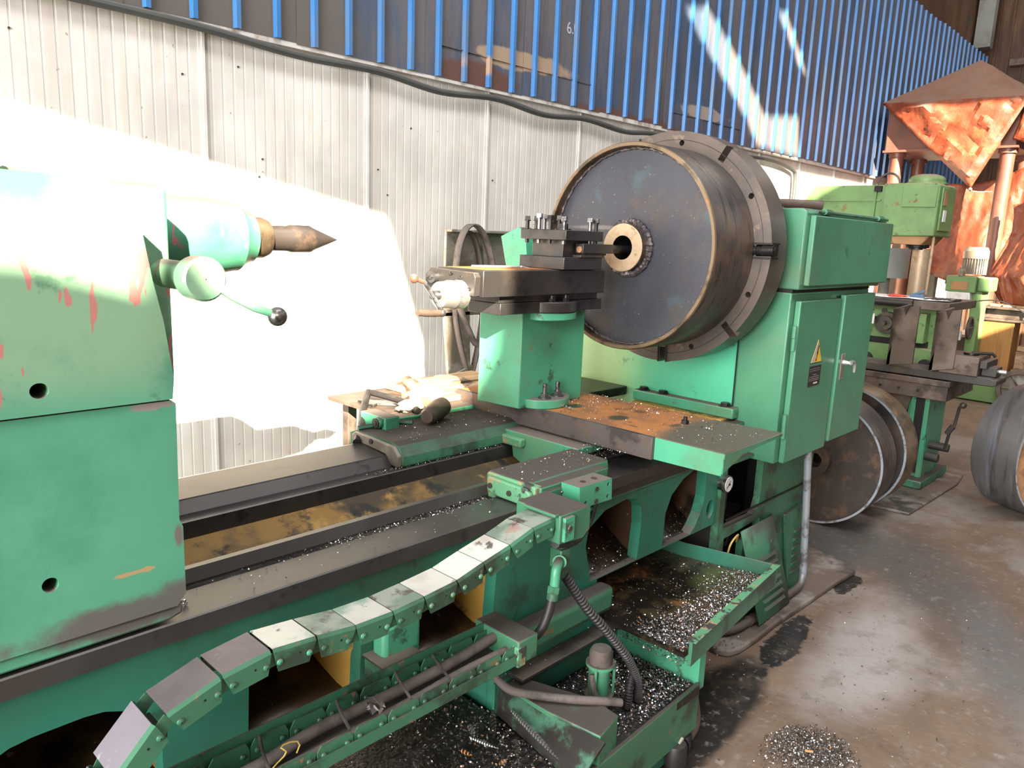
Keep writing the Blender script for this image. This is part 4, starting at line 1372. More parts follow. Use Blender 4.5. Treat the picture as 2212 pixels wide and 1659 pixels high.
# ------------------------------------------------------------------ cable chain
CC = thing('cable_chain', (.9, 1.19, .58), 'articulated steel cable chain with pale dusty covers looping in front of the lathe bed', 'cable chain')
CW = .090
tops = [(1.385, .917), (1.304, .910), (1.226, .888), (1.140, .870), (1.061, .851), (.969, .843), (.887, .838), (.797, .840), (.711, .850), (.619, .858), (.525, .846), (.430, .816)]
mats_ = [m_link_green, m_link_green, m_link_pale, m_link_pale, m_link_pale, m_link_green, m_link_pale, m_link_green, m_link_pale, m_link_dark, m_link_dark]
def link(p, q, mt, gap=.004, h=.044, y0=1.15):
    p, q = V((p[0], 0, p[1])), V((q[0], 0, q[1]))
    d = (q - p)
    Ln = d.length
    d.normalize()
    nrm = V((-d.z, 0, d.x))
    if nrm.z < 0:
        nrm = -nrm
    def P(u, y, w):
        r = p + d * u + nrm * w
        return (r.x, y, r.z)
    m2 = MB()
    a, b_ = gap / 2, Ln - gap / 2
    y1 = y0 + CW
    sec = [(y0, -h), (y0, -.006), (y0 + .004, 0), (y1 - .004, 0), (y1, -.006), (y1, -h)]
    for k in range(5):
        c0, c1 = sec[k], sec[k + 1]
        mi = 1 if k == 2 else 0
        bl = -h if False else None
        m2.quad(P(a + (.012 if c0[1] == -h else 0), c0[0], c0[1]), P(b_ - (.012 if c0[1] == -h else 0), c0[0], c0[1]), P(b_ - (.012 if c1[1] == -h else 0), c1[0], c1[1]), P(a + (.012 if c1[1] == -h else 0), c1[0], c1[1]), mi)
    o = obj('chain_link', m2, [m_green_dirty, mt], CC, solid=.0025, smooth=0)
    r = MB()
    for u in (.016, Ln - .016):
        r.add([], [])
        c = V(P(u, y0 - .001, -.026))
        r.rev(c, [(.0062, 0), (.0052, -.003), (.001, -.0045)], 'y', 10)
    r.cyl(P(Ln * .62, y0 - .0004, -.020), P(Ln * .62, y0 - .0016, -.020), .0022, seg=8, mi=1)
    obj('rivet', r, [m_green if mt is m_link_pale else m_green_dirty, m_void], o, kind='stuff')
    # inner side plate bridging to the next link
    for yy in (y0 + .004, y1 - .006):
        w = MB()
        w.prism([(P(Ln - .02, 0, -.036)[0], P(Ln - .02, 0, -.036)[2]), (P(Ln + .016, 0, -.034)[0], P(Ln + .016, 0, -.034)[2]), (P(Ln + .016, 0, -.010)[0], P(Ln + .016, 0, -.010)[2]), (P(Ln - .02, 0, -.008)[0], P(Ln - .02, 0, -.008)[2])], yy, yy + .0018, 'y')
        obj('side_plate', w, m_green_dirty, o)
    return o
for i in range(len(tops) - 1):
    link(tops[i + 1], tops[i], mats_[i], .003 if i < 8 else .006)
link((.345, .742), (.412, .812), m_link_bright, .006)
link((.300, .652), (.338, .728), m_link_bright, .006)
link((.300, .600), (.2965, .644), m_link_dark, .006)
# bare frame showing in the gap before the last covers
m2 = MB()
m2.box(.395, .435, 1.158, 1.232, .772, .780)
obj('link_frame', m2, m_steel_dark, CC)
# fixed head on the carriage
m2 = MB().prism([(1.385, .925), (1.505, .925), (1.505, .86), (1.480, .842), (1.385, .850)], 1.135, 1.285, 'y')
m2.box(1.37, 1.392, 1.140, 1.245, .9205, .930)
hd = obj('chain_head', m2, m_green_dirty, CC, bevel=.003)
m2 = MB().box(1.395, 1.432, 1.126, 1.136, .855, .918)
ag = obj('angle_bracket', m2, m_green, CC, bevel=.0015)
m2 = MB().rev((1.414, 1.1258, .888), [(.001, -.002), (.0075, -.002), (.0085, 0)], 'y', 14)
obj('screw', m2, m_hub, ag)

# trough the chain folds back into
m2 = MB().prism([(1.148, .566), (1.148, .592), (1.150, .592), (1.150, .569), (1.268, .569), (1.268, .63), (1.271, .63), (1.271, .566)], .10, 1.27, 'x')
TR = thing('chain_trough', (.7, 1.2, .565), 'long green steel trough under the bed carrying the folded cable chain and hoses', 'trough')
obj('channel', m2, m_green_dirty, TR)
m2 = MB().box(1.265, 1.335, 1.145, 1.300, .563, .628)
obj('end_block', m2, m_green_dirty, TR, bevel=.004)
m2 = MB().box(1.262, 1.29, 1.142, 1.165, .560, .612)
e_ = obj('clamp_ear', m2, m_green_worn, TR, bevel=.003)
m2 = MB()
m2.cyl((1.262, 1.152, .59), (1.259, 1.152, .59), .006, seg=10)
obj('screw', m2, m_hub, e_)
# lower chain run: side plates, cross bars
x = .20
k = 0
while x < 1.24:
    for yy, nm in ((1.156, 0), (1.256, 1)):
        m2 = MB()
        dz = .0015 * (k % 2)
        m2.prism([(x + .002, .572), (x + .084, .572), (x + .084, .600), (x + .076, .612 + .004 * nm), (x + .012, .612 + .004 * nm), (x + .002, .600)], yy + dz, yy + dz + .0025, 'y')
        for u in (.016, .070):
            m2.rev((x + u, yy + dz, .590), [(.0062, 0), (.005, -.003), (.001, -.0045)], 'y', 9)
        obj('lower_link_plate', m2, m_green_dirty, CC)
    k += 1
    x += .085
for xb in (.28, .475, .625, .80, .955, 1.065, 1.17):
    if xb > 1.1:
        continue
    m2 = MB().tube([(xb + .02, 1.255, .618), (xb, 1.205, .619), (xb - .012, 1.158, .614)], .0035, 8)
    obj('cross_bar', m2, m_plate_side, CC)
tag(obj('cable_hose', MB().tube(spline([(.15, 1.215, .592), (.40, 1.222, .594), (.60, 1.205, .596), (.75, 1.222, .598), (.95, 1.222, .596), (1.12, 1.220, .602), (1.27, 1.232, .606)], 12), .0135, 12, rib=[1, .96]), m_rubber_dusty),
    'thicker ribbed dusty hose lying at the bed side of the trough', 'hose', 'hoses inside the cable trough')
tag(obj('cable_hose', MB().tube(spline([(.15, 1.178, .584), (.45, 1.180, .585), (.70, 1.178, .585), (.95, 1.182, .587), (1.12, 1.186, .592), (1.27, 1.186, .590)], 12), .0105, 12, rib=[1, .96]), m_rubber_dusty),
    'thinner dusty hose lying at the operator side of the trough', 'hose', 'hoses inside the cable trough')
pts = [(.66 + .020 * cos(t) + .012 * sin(3 * t), 1.178 + .006 * sin(t * 2), .606 + .030 * sin(t)) for t in [k * .35 for k in range(16)]] + [(.668, 1.145, .585), (.662, 1.142, .56), (.655, 1.143, .548)]
tag(obj('wire_loop', MB().tube(pts, .0016, 6), m_wire), 'thin yellow wire looped around the hoses in the trough', 'wire')
# crumpled foil rag on the chain
m2 = MB()
for k in range(9):
    c = V((.868, 1.178, .622)) + V((random.uniform(-.014, .014), random.uniform(-.012, .012), random.uniform(-.006, .012)))
    m2.add([c + V((random.uniform(-.016, .016), random.uniform(-.016, .016), random.uniform(-.010, .010))) for _ in range(4)], [(0, 1, 2), (0, 2, 3), (0, 1, 3)])
tag(obj('crumpled_scrap', m2, m_plate_side, smooth=0, solid=.0008), 'small crumpled grey scrap caught on the trough hoses', 'scrap')
# dusty box bracket behind the trough
bb_ = obj('box_bracket', MB().box(.965, 1.065, 1.285, 1.36, .572, .618), m_green_dirty, bed, bevel=.002)
obj('bracket_lid', MB().box(.958, 1.070, 1.278, 1.36, .618, .624), m_lamp, bb_, bevel=.001)

# ------------------------------------------------------------------ fittings and hoses at the chain head
PF = thing('pipe_fitting', (1.46, 1.19, .70), 'green threaded pipe elbow and valve hanging under the cable chain head', 'fitting')
m2 = MB()
m2.cyl((1.470, 1.20, .845), (1.470, 1.20, .80), .013, seg=16)
m2.hexa((1.470, 1.20, .815), (1.470, 1.20, .800), .020)
m2.box(1.452, 1.490, 1.18, 1.22, .745, .800)
m2.box(1.462, 1.500, 1.185, 1.215, .715, .750)
obj('valve_body', m2, m_green_dirty, PF, bevel=.003)
m2 = MB().tube(spline([(1.462, 1.19, .770), (1.440, 1.178, .772), (1.424, 1.172, .758), (1.420, 1.170, .735), (1.418, 1.170, .715)], 5), .013, 14)
m2.cyl((1.447, 1.181, .771), (1.455, 1.186, .770), .0185, seg=16)
obj('elbow', m2, m_green, PF)
m2 = MB().hexa((1.418, 1.170, .718), (1.415, 1.170, .700), .017)
m2.cyl((1.415, 1.170, .700), (1.412, 1.170, .682), .0155, seg=14)
obj('coupling_nut', m2, m_green_dirty, PF)
h1 = spline([(1.412, 1.170, .690), (1.400, 1.170, .650), (1.385, 1.175, .612), (1.365, 1.185, .588), (1.33, 1.21, .572), (1.30, 1.235, .585)], 10)
tag(obj('rubber_hose', MB().tube(h1, .0125, 12, rib=[1, .95]), m_rubber), 'thick black rubber hose bending from the pipe elbow to the trough end', 'hose')
h2 = spline([(1.485, 1.195, .722), (1.520, 1.18, .665), (1.560, 1.165, .605), (1.615, 1.150, .540), (1.665, 1.140, .480), (1.712, 1.130, .420), (1.735, 1.120, .375), (1.755, 1.115, .330), (1.765, 1.115, .285), (1.770, 1.118, .262)], 26)
tag(obj('flexible_conduit', MB().tube(h2, .0125, 12, rib=[1.12, 1.12, .86, .86]), m_rubber), 'black corrugated flexible conduit drooping into the coolant tray', 'conduit')
h3 = spline([(1.600, 1.29, .880), (1.66, 1.27, .845), (1.62, 1.25, .800), (1.56, 1.22, .785), (1.50, 1.19, .797), (1.44, 1.165, .825), (1.40, 1.15, .845)], 8)
h3 = spline([(1.78, 1.31, .86), (1.71, 1.28, .835), (1.65, 1.25, .810), (1.58, 1.22, .800), (1.51, 1.19, .808), (1.44, 1.17, .828), (1.40, 1.16, .842)], 8)
tag(obj('rubber_hose', MB().tube(h3, .0125, 12), m_rubber), 'black rubber hose sagging beneath the manifold and chain head', 'hose')

# ------------------------------------------------------------------ chip trays
BT = thing('chip_tray', (2.2, 1.2, .40), 'wide green chip tray full of bright swarf beside the headstock', 'chip tray')
obj('tray_bottom', MB().prism([(1.87, 1.035), (2.58, 1.095), (2.50, 1.43), (2.49, 1.95), (1.87, 1.95)], .392, .400, 'z'), m_tray, BT)
obj('far_side', MB().prism([(2.495, 1.95), (2.505, 1.425), (2.585, 1.085), (2.590, 1.086), (2.510, 1.428), (2.50, 1.95)], .392, .455, 'z'), m_green_bed, BT, bevel=.001)
obj('front_side', MB().prism([(1.87, 1.010), (2.592, 1.088), (2.588, 1.098), (1.87, 1.022)], .375, .452, 'z'), m_green_dirty, BT, bevel=.001)
obj('front_lip', MB().prism([(1.87, 1.000), (2.600, 1.080), (2.588, 1.104), (1.87, 1.028)], .452, .455, 'z'), m_green_worn, BT, bevel=.001)
CT = thing('coolant_tray', (1.78, 1.2, .2), 'green coolant tray holding the pump, lower of the two trays', 'coolant tray')
obj('tray_bottom', MB().box(1.44, 1.985, 1.035, 1.36, .225, .25), m_swarf_bed, CT)
obj('back_side', MB().prism([(1.978, 1.385), (1.990, 1.045), (2.030, 1.045), (2.010, 1.385)], .225, .352, 'z'), m_green, CT, bevel=.003)
obj('back_ledge', MB().prism([(1.875, 1.385), (2.02, 1.385), (2.035, 1.04), (1.99, 1.04), (1.97, 1.32), (1.88, 1.33)], .3525, .358, 'z'), m_lamp, CT)
obj('bed_side', MB().box(1.40, 1.99, 1.350, 1.3585, .225, .36), m_green_bed, CT)
obj('side_ledge', MB().box(1.46, 1.985, 1.300, 1.358, .360, .372), m_lamp, CT, bevel=.003)
obj('front_side', MB().prism([(1.44, 1.020), (1.995, 1.040), (1.995, 1.050), (1.44, 1.034)], .10, .258, 'z'), m_green_dirty, CT, bevel=.002)
obj('tank_wall', MB().box(1.52, 1.96, 1.06, 1.34, .03, .225), m_green_bed, CT, bevel=.004)
# wedge shaped cover at the near side of the tray
m2 = MB()
T = [(1.425, 1.345, .352), (1.490, 1.345, .352), (1.568, 1.130, .348), (1.562, 1.042, .345), (1.455, 1.020, .345), (1.428, 1.18, .350)]
B = [(x, y, .24) for x, y, z in T]
m2.add(T + B, [(0, 1, 2, 3, 4, 5)] + [(i, (i + 1) % 6, (i + 1) % 6 + 6, i + 6) for i in range(6)])
obj('wedge_cover', m2, m_green_dirty, CT, bevel=.003)
m2 = MB()
m2.add([(1.418, 1.355, .342), (1.450, 1.002, .340), (1.350, 1.010, .262), (1.405, 1.355, .270), (1.424, 1.355, .336), (1.456, 1.002, .334), (1.356, 1.010, .256), (1.411, 1.355, .264)],
       [(0, 1, 2, 3), (4, 7, 6, 5), (0, 4, 5, 1), (1, 5, 6, 2), (2, 6, 7, 3), (3, 7, 4, 0)])
obj('slanted_panel', m2, m_green_wet, CT, bevel=.001)
# pump
PU = thing('coolant_pump', (1.665, 1.185, .25), 'small green coolant pump with domed grey cap standing in the tray', 'pump')
m2 = MB().rev((1.672, 1.19, 0), [(.001, .262), (.036, .262), (.036, .275), (.030, .280), (.030, .372), (.033, .374), (.033, .395)], 'z', 28)
obj('housing', m2, m_green, PU)
m2 = MB().rev((1.672, 1.19, 0), [(.034, .392), (.035, .412), (.034, .425), (.028, .436), (.001, .440)], 'z', 28)
obj('cap', m2, m_rubber_dusty, PU)
m2 = MB().rev((1.672, 1.19, 0), [(.034, .384), (.043, .384), (.043, .392), (.034, .392)], 'z', 28)
m2.rev((1.672, 1.19, 0), [(.030, .284), (.042, .284), (.042, .291), (.030, .291)], 'z', 28)
for a_ in (radians(200), radians(320), radians(80)):
    m2.cyl((1.672 + .042 * cos(a_), 1.19 + .042 * sin(a_), .284), (1.672 + .042 * cos(a_), 1.19 + .042 * sin(a_), .394), .0045, seg=8)
obj('tie_frame', m2, m_green, PU)
h4 = spline([(1.628, 1.185, .372), (1.622, 1.175, .34), (1.628, 1.160, .30), (1.645, 1.14, .268)], 6)
obj('pump_lead', MB().tube(h4, .0085, 8), m_rubber_dusty, PU)
h5 = spline([(1.385, 1.345, .40), (1.40, 1.29, .372), (1.45, 1.22, .366), (1.51, 1.15, .362), (1.565, 1.105, .355), (1.62, 1.075, .34)], 10)
tag(obj('rubber_hose', MB().tube(h5, .0115, 12), m_rubber_dusty), 'dusty grey hose lying curved along the wedge cover of the coolant tray', 'hose')
h6 = spline([(1.74, 1.125, .345), (1.722, 1.118, .32), (1.716, 1.116, .29), (1.72, 1.12, .262)], 16)
tag(obj('flexible_conduit', MB().tube(h6, .012, 12, rib=[1.1, 1.1, .86, .86]), m_rubber), 'short black corrugated conduit end standing beside the coolant pump', 'conduit')
# pit pan with swarf below the chain
PT = thing('swarf_pan', (.9, 1.2, .012), 'low oily swarf pan under the lathe bed at the bottom edge of the picture', 'pan')
obj('pan_bottom', MB().box(-.2, 1.40, .95, 1.95, .24, .262), m_swarf_bed, PT)
obj('pan_body', MB().box(-.19, 1.39, .96, 1.94, .012, .24), m_green_bed, PT)
# valve and elbow on the floor in front of the tray
FV = thing('drain_valve', (1.93, 1.06, 0), 'dusty dark drain valve and pipe elbow on the floor before the coolant tank', 'valve')
m2 = MB().rev((1.885, 1.045, 0), [(.001, .10), (.032, .10), (.037, .092), (.037, .035), (.028, .028), (.028, .002)], 'z', 20)
obj('valve_body', m2, m_rubber, FV)
m2 = MB().tube([(1.90, 1.05, .065), (1.95, 1.058, .068), (1.985, 1.065, .07)], .022, 14)
m2.cyl((1.93, 1.054, .067), (1.945, 1.056, .067), .030, seg=16)
obj('union', m2, m_rubber, FV)
m2 = MB().tube(spline([(1.98, 1.065, .07), (2.03, 1.075, .075), (2.05, 1.085, .10), (2.055, 1.10, .15), (2.05, 1.11, .20)], 5), .026, 14)
obj('elbow', m2, m_brown, FV)
m2 = MB().tube([(1.89, 1.035, .10), (1.90, 1.03, .118)], .006, 6)
obj('stub', m2, m_brownsheet, FV)

# ------------------------------------------------------------------ things on and behind the carriage
HM = thing('sledge_hammer', (1.72, 2.0, .95), 'sledge hammer head of brown steel lying behind the riser column', 'hammer')
m2 = MB()
a_, b_ = V((1.640, 1.955, .978)), V((1.770, 2.025, .985))
m2.cyl(a_, a_.lerp(b_, .15), .022, .030, seg=18)
m2.cyl(a_.lerp(b_, .15), a_.lerp(b_, .75), .030, .036, seg=18)
m2.cyl(a_.lerp(b_, .75), b_, .036, .034, seg=18)
obj('head', m2, m_brown, HM)
obj('handle', MB().tube([(1.705, 1.995, .985), (1.76, 2.12, .995), (1.82, 2.24, 1.005), (1.885, 2.375, 1.012)], lambda t: .014 + .007 * t, 10), m_wood, HM)
def blobmesh(c, r, seed, seg=18, rough_=.35):
    m = MB()
    c = V(c)
    vs, fs = [], []
    for i in range(seg + 1):
        ph = pi * i / seg
        for j in range(seg * 2):
            th = pi * j / seg
            d = V((sin(ph) * cos(th), sin(ph) * sin(th), cos(ph)))
            k = 1 + rough_ * mnoise.noise(d * 2.2 + V((seed, 0, 0))) + rough_ * .4 * mnoise.noise(d * 6 + V((0, seed, 0)))
            vs.append(c + V((d.x * r[0], d.y * r[1], d.z * r[2])) * k)
    w = seg * 2
    for i in range(seg):
        for j in range(w):
            fs.append((i * w + j, i * w + (j + 1) % w, (i + 1) * w + (j + 1) % w, (i + 1) * w + j))
    return m.add(vs, fs)
tag(obj('work_glove', blobmesh((1.80, 2.145, 1.000), (.075, .055, .030), 3), m_cloth), 'sunlit canvas glove crumpled beside the hammer', 'glove')
tag(obj('rag', blobmesh((1.69, 2.10, .985), (.055, .035, .020), 9), m_cloth), 'small bright rag tucked under the black lever', 'rag')
W1 = 'boards stacked behind the carriage'
for k, (x0, x1, y0, y1, z0, z1, lab) in enumerate((
        (1.80, 2.28, 2.14, 2.30, .962, .985, 'front one of the planks lying behind the hammer'),
        (1.86, 2.34, 2.32, 2.48, .962, .990, 'rear plank behind the hammer nearest the wall'))):
    o = obj('plank', MB().box(x0, x1, y0, y1, z0, z1), m_wood, bevel=.002)
    tag(o, lab, 'plank', W1)
m2 = MB().box(1.60, 2.36, 2.13, 2.50, .945, .961)
m2.box(1.66, 1.70, 2.14, 2.18, 0, .945)
m2.box(2.28, 2.32, 2.14, 2.18, 0, .945)
m2.box(1.66, 1.70, 2.45, 2.49, 0, .945)
m2.box(2.28, 2.32, 2.45, 2.49, 0, .945)
tag(obj('tool_stand', m2, m_brown, bevel=.002), 'rusty steel stand behind the carriage holding planks and tools', 'stand')
m2 = MB().tube([(1.66, 2.32, 1.00), (1.55, 2.20, .965), (1.46, 2.08, .940), (1.40, 2.02, .915)], .013, 10)
m2.tube([(1.66, 2.32, 1.00), (1.68, 2.22, .995), (1.69, 2.12, .99), (1.68, 2.05, .975)], .012, 10)
tag(obj('black_lever', m2, m_rubber), 'black bent lever bar propped on the rear end plate of the carriage', 'lever')
m2 = MB().prism([(1.475, 2.24), (1.50, 2.20), (1.53, 2.22), (1.66, 2.10), (1.69, 2.13), (1.70, 2.16), (1.66, 2.17), (1.55, 2.27), (1.53, 2.31), (1.50, 2.30), (1.515, 2.265)], .962, .972, 'z')
m2.v = [(x + .12, y + .03, z) for x, y, z in m2.v]
tag(obj('open_wrench', m2, m_bolt, bevel=.001), 'grey open-ended wrench lying on the tool stand left of the glove', 'wrench')

# stand with belts behind the tool post
SG = thing('belt_rack', (2.8, 3.05, 0), 'rusty sheet metal rack with a tall narrow foot behind the compound slide', 'rack')
m2 = MB().box(2.66, 3.12, 3.04, 3.06, 1.16, 1.615)
m2.box(2.66, 3.12, 3.00, 3.04, 1.60, 1.615)
obj('back_sheet', m2, m_brownsheet, SG, bevel=.003)
obj('foot_strip', MB().prism([(2.66, 1.18), (2.84, 1.18), (2.90, .02), (2.79, .02)], 3.04, 3.06, 'y'), m_brownsheet, SG)
obj('fold', MB().prism([(2.865, 1.60), (2.885, 1.60), (2.955, 1.16), (2.93, 1.16)], 3.015, 3.04, 'y'), m_brown, SG)
tag(obj('small_sheet', MB().prism([(2.66, .86), (2.80, .90), (2.86, .72), (2.72, .72)], 2.96, 2.975, 'y').box(2.78, 2.80, 2.965, 2.975, 0, .75), m_brownsheet), 'small crooked sheet offcut standing at the foot of the belt rack', 'sheet')
B1 = 'drive belts hanging on the rack'
def belt(cx_, cz_, rx, rz, y, lab, w=.035, tw=0.0):
    m = MB()
    n = 56
    for i in range(n):
        pts = []
        for t in (2 * pi * i / n, 2 * pi * (i + 1) / n):
            pinch = 1 - .55 * max(0, -sin(t)) ** 1.5
            x = cx_ + rx * cos(t) * pinch + tw * (sin(t) - 1)
            z = cz_ + rz * sin(t)
            pts.append((x, z))
        (xa, za), (xb, zb) = pts
        m.quad((xa, y, za), (xb, y, zb), (xb, y + w, zb), (xa, y + w, za))
    o = obj('drive_belt', m, m_rubber_dusty, solid=.010)
    tag(o, lab, 'belt', B1)
belt(2.735, 1.325, .135, .315, 2.90, 'outer dusty black drive belt hanging in a tall loop left of the tool post', .045, -.03)
belt(2.75, 1.22, .100, .385, 2.955, 'inner longer drive belt hanging within the outer loop behind the slide', .035, -.02)
# green box beside the tool post
m2 = MB().prism([(2.128, 1.46), (2.248, 1.46), (2.287, 1.591), (2.183, 1.631), (2.150, 1.612)], 2.30, 2.37, 'x')
GB = thing('control_box', (2.33, 2.17, .985), 'bright green angular box on a post behind the tool post', 'box')
obj('housing', m2, m_green, GB, bevel=.003)
obj('post', MB().box(2.31, 2.36, 2.16, 2.21, .986, 1.47), m_green_dirty, GB)
# headstock levers
m2 = MB().tube([(2.885, 2.28, 1.04), (2.93, 2.27, .92), (2.955, 2.265, .86)], .012, 10)
lv_ = obj('shift_lever', m2, m_green_old)
tag(lv_, 'pale green shift lever with black grip left of the headstock', 'lever')
obj('grip', MB().cyl((2.945, 2.262, .895), (2.965, 2.258, .825), .020, .016, seg=14), m_black, lv_)
obj('dark_box', MB().box(2.42, 2.84, 1.98, 2.26, .905, .945), m_black, bed, bevel=.004)

# ------------------------------------------------------------------ more drums like the one on the lathe
def drum(name, loc, ax, R_, w, label, face=m_scale, tread=m_rim, web_in=.03, hub_r=.088):
    D = thing(name, (loc[0], loc[1], 0), label, 'drum')
    ax = V(ax).normalized()
    rot = V((1, 0, 0)).rotation_difference(ax).to_matrix()
    T_ = lambda mb: mb
    def place(mb):
        mb.v = [tuple(V(loc) + rot @ V(v)) for v in mb.v]
        return mb
    t = .016
    obj('rim', place(MB().rev((0, 0, 0), [(R_ - .002, -w / 2), (R_, -w / 2 + .004), (R_, w / 2), (R_ - t, w / 2), (R_ - t, -w / 2)], 'x', 96, closed=True)), tread, D, smooth=30)
    obj('edge', place(MB().rev((0, 0, 0), [(R_ - .0035, -w / 2 - .001), (R_ - t, -w / 2 - .001)], 'x', 96)), m_galv, D)
    obj('web', place(MB().rev((0, 0, 0), [(.03, -w / 2 + web_in), (R_ - t, -w / 2 + web_in), (R_ - t, -w / 2 + web_in + .012), (.03, -w / 2 + web_in + .012)], 'x', 72, closed=True)), face, D)
    obj('hub', place(MB().rev((0, 0, 0), [(.045, -w / 2 - .01), (hub_r, -w / 2 - .01), (hub_r, w / 2 - .02), (.045, w / 2 - .02)], 'x', 40, closed=True)), m_hub, D)
    return D
drum('welded_drum', (4.47, 1.690, .381), (1, .05, 0), .380, .24, 'dark dished steel drum standing on the floor right beside the conduit pipe', m_hub, m_rim, .045)
drum('welded_drum', (4.84, 1.690, .391), (1, .0, 0), .390, .20, 'second standing drum with brownish rim, behind the one by the conduit pipe', m_rim, m_rim_in, .05)
drum('welded_drum', (5.66, .800, .402), (.45, .89, 0), .400, .30, 'blue-grey streaked drum standing alone at the right edge of the picture', m_rustface, m_tread, .04)

# ------------------------------------------------------------------ knee table with vise
KT = thing('milling_table', (5.9, 1.6, .018), 'brown knee-type machine table on a green column behind the drums', 'machine table')
m2 = MB().box(5.50, 6.15, 1.325, 2.60, .640, .775)
m2.box(5.49, 6.16, 1.315, 2.61, .735, .775)
obj('table', m2, m_brown, KT, bevel=.004)
m2 = MB()
for y in (1.50, 1.62, 1.74, 1.86):
    m2.cyl((5.489, y, .69 - .1 * (y == 1.86)), (5.486, y, .69 - .1 * (y == 1.86)), .009, seg=10)
obj('bolt_hole', m2, m_void, KT, kind='stuff')
obj('apron_plate', MB().prism([(1.56, .64), (2.5, .64), (2.5, .05), (1.70, .05), (1.62, .30)], 5.60, 5.64, 'x'), m_brown, KT)
m2 = MB().box(5.62, 6.0, 1.445, 1.58, .06, .64)
m2.box(5.60, 5.62, 1.445, 1.475, .06, .64)
m2.box(5.60, 5.62, 1.53, 1.56, .06, .64)
obj('column', m2, m_green, KT, bevel=.004)
obj('column_slot', MB().box(5.605, 5.62, 1.476, 1.529, .10, .62), m_void, KT)
obj('foot', MB().box(5.50, 6.1, 1.40, 1.80, .019, .075), m_green_dirty, KT, bevel=.008)
m2 = MB()
for z in (.24, .30):
    m2.box(5.44, 5.62, 1.60, 1.75, z, z + .025)
obj('bracket_step', m2, m_brown, KT)
m2 = MB().tube([(5.66, 1.44, .22), (5.66, 1.36, .22)], .03, 12)
m2.tube([(5.72, 1.44, .29), (5.72, 1.32, .29)], .028, 12)
m2.tube([(5.70, 1.34, .28), (5.66, 1.315, .42), (5.68, 1.30, .44), (5.68, 1.285, .58), (5.67, 1.275, .60)], .010, 8)
m2.ball((5.67, 1.262, .607), .022)
m2.tube([(5.66, 1.33, .40), (5.66, 1.30, .46)], .018, 8)
obj('crank', m2, m_lamp, KT)
VI = thing('machine_vise', (5.62, 1.3, .776), 'black machine vise overhanging the right end of the brown table', 'vise')
obj('base', MB().prism([(2.0, .777), (2.0, .83), (1.10, .83), (1.065, .815), (1.065, .785), (1.09, .777)], 5.52, 5.78, 'x'), m_lamp, VI, bevel=.006)
obj('jaw_block', MB().box(5.50, 5.80, 1.175, 1.395, .830, .952), m_brown, VI, bevel=.004)
obj('jaw_plate', MB().box(5.51, 5.79, 1.13, 1.17, .885, .930), m_lamp, VI, bevel=.003)
obj('screw_nut', MB().box(5.58, 5.72, 1.085, 1.17, .832, .890), m_lamp, VI, bevel=.004)
obj('screw_end', MB().cyl((5.65, 1.085, .862), (5.65, 1.045, .862), .014, seg=12), m_chrome, VI)
m2 = MB()
m2.cyl((5.62, 1.25, .954), (5.62, 1.25, .968), .045, seg=16)
m2.tube([(5.62, 1.25, .965), (5.66, 1.14, .970), (5.66, 1.12, .95)], .010, 8)
tag(obj('clamp_handle', m2, m_black), 'black clamp handle lying on top of the machine vise', 'handle')
A1 = 'brown angle plates standing on the machine table'
for (y0, y1, lab) in ((1.555, 1.715, 'left of two tall brown angle plates standing on the machine table'), (1.310, 1.450, 'right one of the brown angle plates, nearest the black vise')):
    m2 = MB()
    hN = (y0 + y1) / 2
    m2.prism([(y1, .832), (y0, .832 + .03), (y0, 1.245), (hN - .02, 1.235), (hN, 1.175), (hN + .02, 1.225), (y1, 1.215)], 5.48, 5.50, 'x')
    m2.prism([(5.48, 1.215), (5.80, 1.235), (5.80, .832), (5.48, .832)], y1 - .02, y1, 'y')
    AP = obj('angle_plate', m2, m_brown, bevel=.002)
    tag(AP, lab, 'angle plate', A1)

# second green lathe beyond the table
L2 = thing('green_lathe', (6.7, 2.0, 0), 'old pale green lathe partly hidden beyond the brown machine table', 'lathe')
m2 = MB().box(6.50, 7.2, 1.72, 2.60, .62, 1.165)
obj('body', m2, m_green_old, L2, bevel=.01)
m2 = MB().box(6.55, 7.1, 1.80, 2.55, 0, .62)
obj('base', m2, m_green_old, L2, bevel=.01)
m2 = MB().cyl((6.50, 2.06, 1.03), (6.44, 2.06, 1.03), .085, seg=28)
m2.cyl((6.44, 2.06, 1.03), (6.41, 2.06, 1.03), .055, seg=24)
m2.cyl((6.41, 2.06, 1.03), (6.37, 2.06, 1.03), .018, seg=14)
obj('spindle_flange', m2, m_lamp, L2)
m2 = MB()
for y, z, r in ((2.22, 1.12, .014), (2.19, 1.12, .010), (2.21, 1.085, .014), (2.10, 1.12, .022), (2.0, 1.115, .022)):
    m2.cyl((6.50, y, z), (6.495, y, z), r, seg=12)
obj('hole', m2, m_black, L2, kind='stuff')
obj('slot', MB().box(6.495, 6.50, 1.75, 2.35, .86, .91), m_void, L2)
m2 = MB().box(6.40, 6.52, 1.76, 1.86, .90, 1.13)
m2.box(6.42, 6.52, 1.66, 1.86, .62, .86)
obj('tool_head', m2, m_green_old, L2, bevel=.006)
m2 = MB().cyl((6.42, 1.73, .74), (6.39, 1.73, .74), .045, seg=20)
m2.cyl((6.50, 2.20, .72), (6.46, 2.20, .72), .06, seg=20)
obj('knob', m2, m_rubber, L2)
obj('data_plate', MB().box(6.412, 6.42, 1.795, 1.835, .73, .79), m_brownsheet, L2)
m2 = MB().box(6.35, 7.1, 1.60, 2.60, 1.165, 1.225)
obj('top_slide', m2, m_brown, L2, bevel=.004)
m2 = MB().cyl((6.33, 2.55, 1.205), (6.33, 1.85, 1.205), .030, seg=16)
obj('guide_bar', m2, m_lamp, L2)
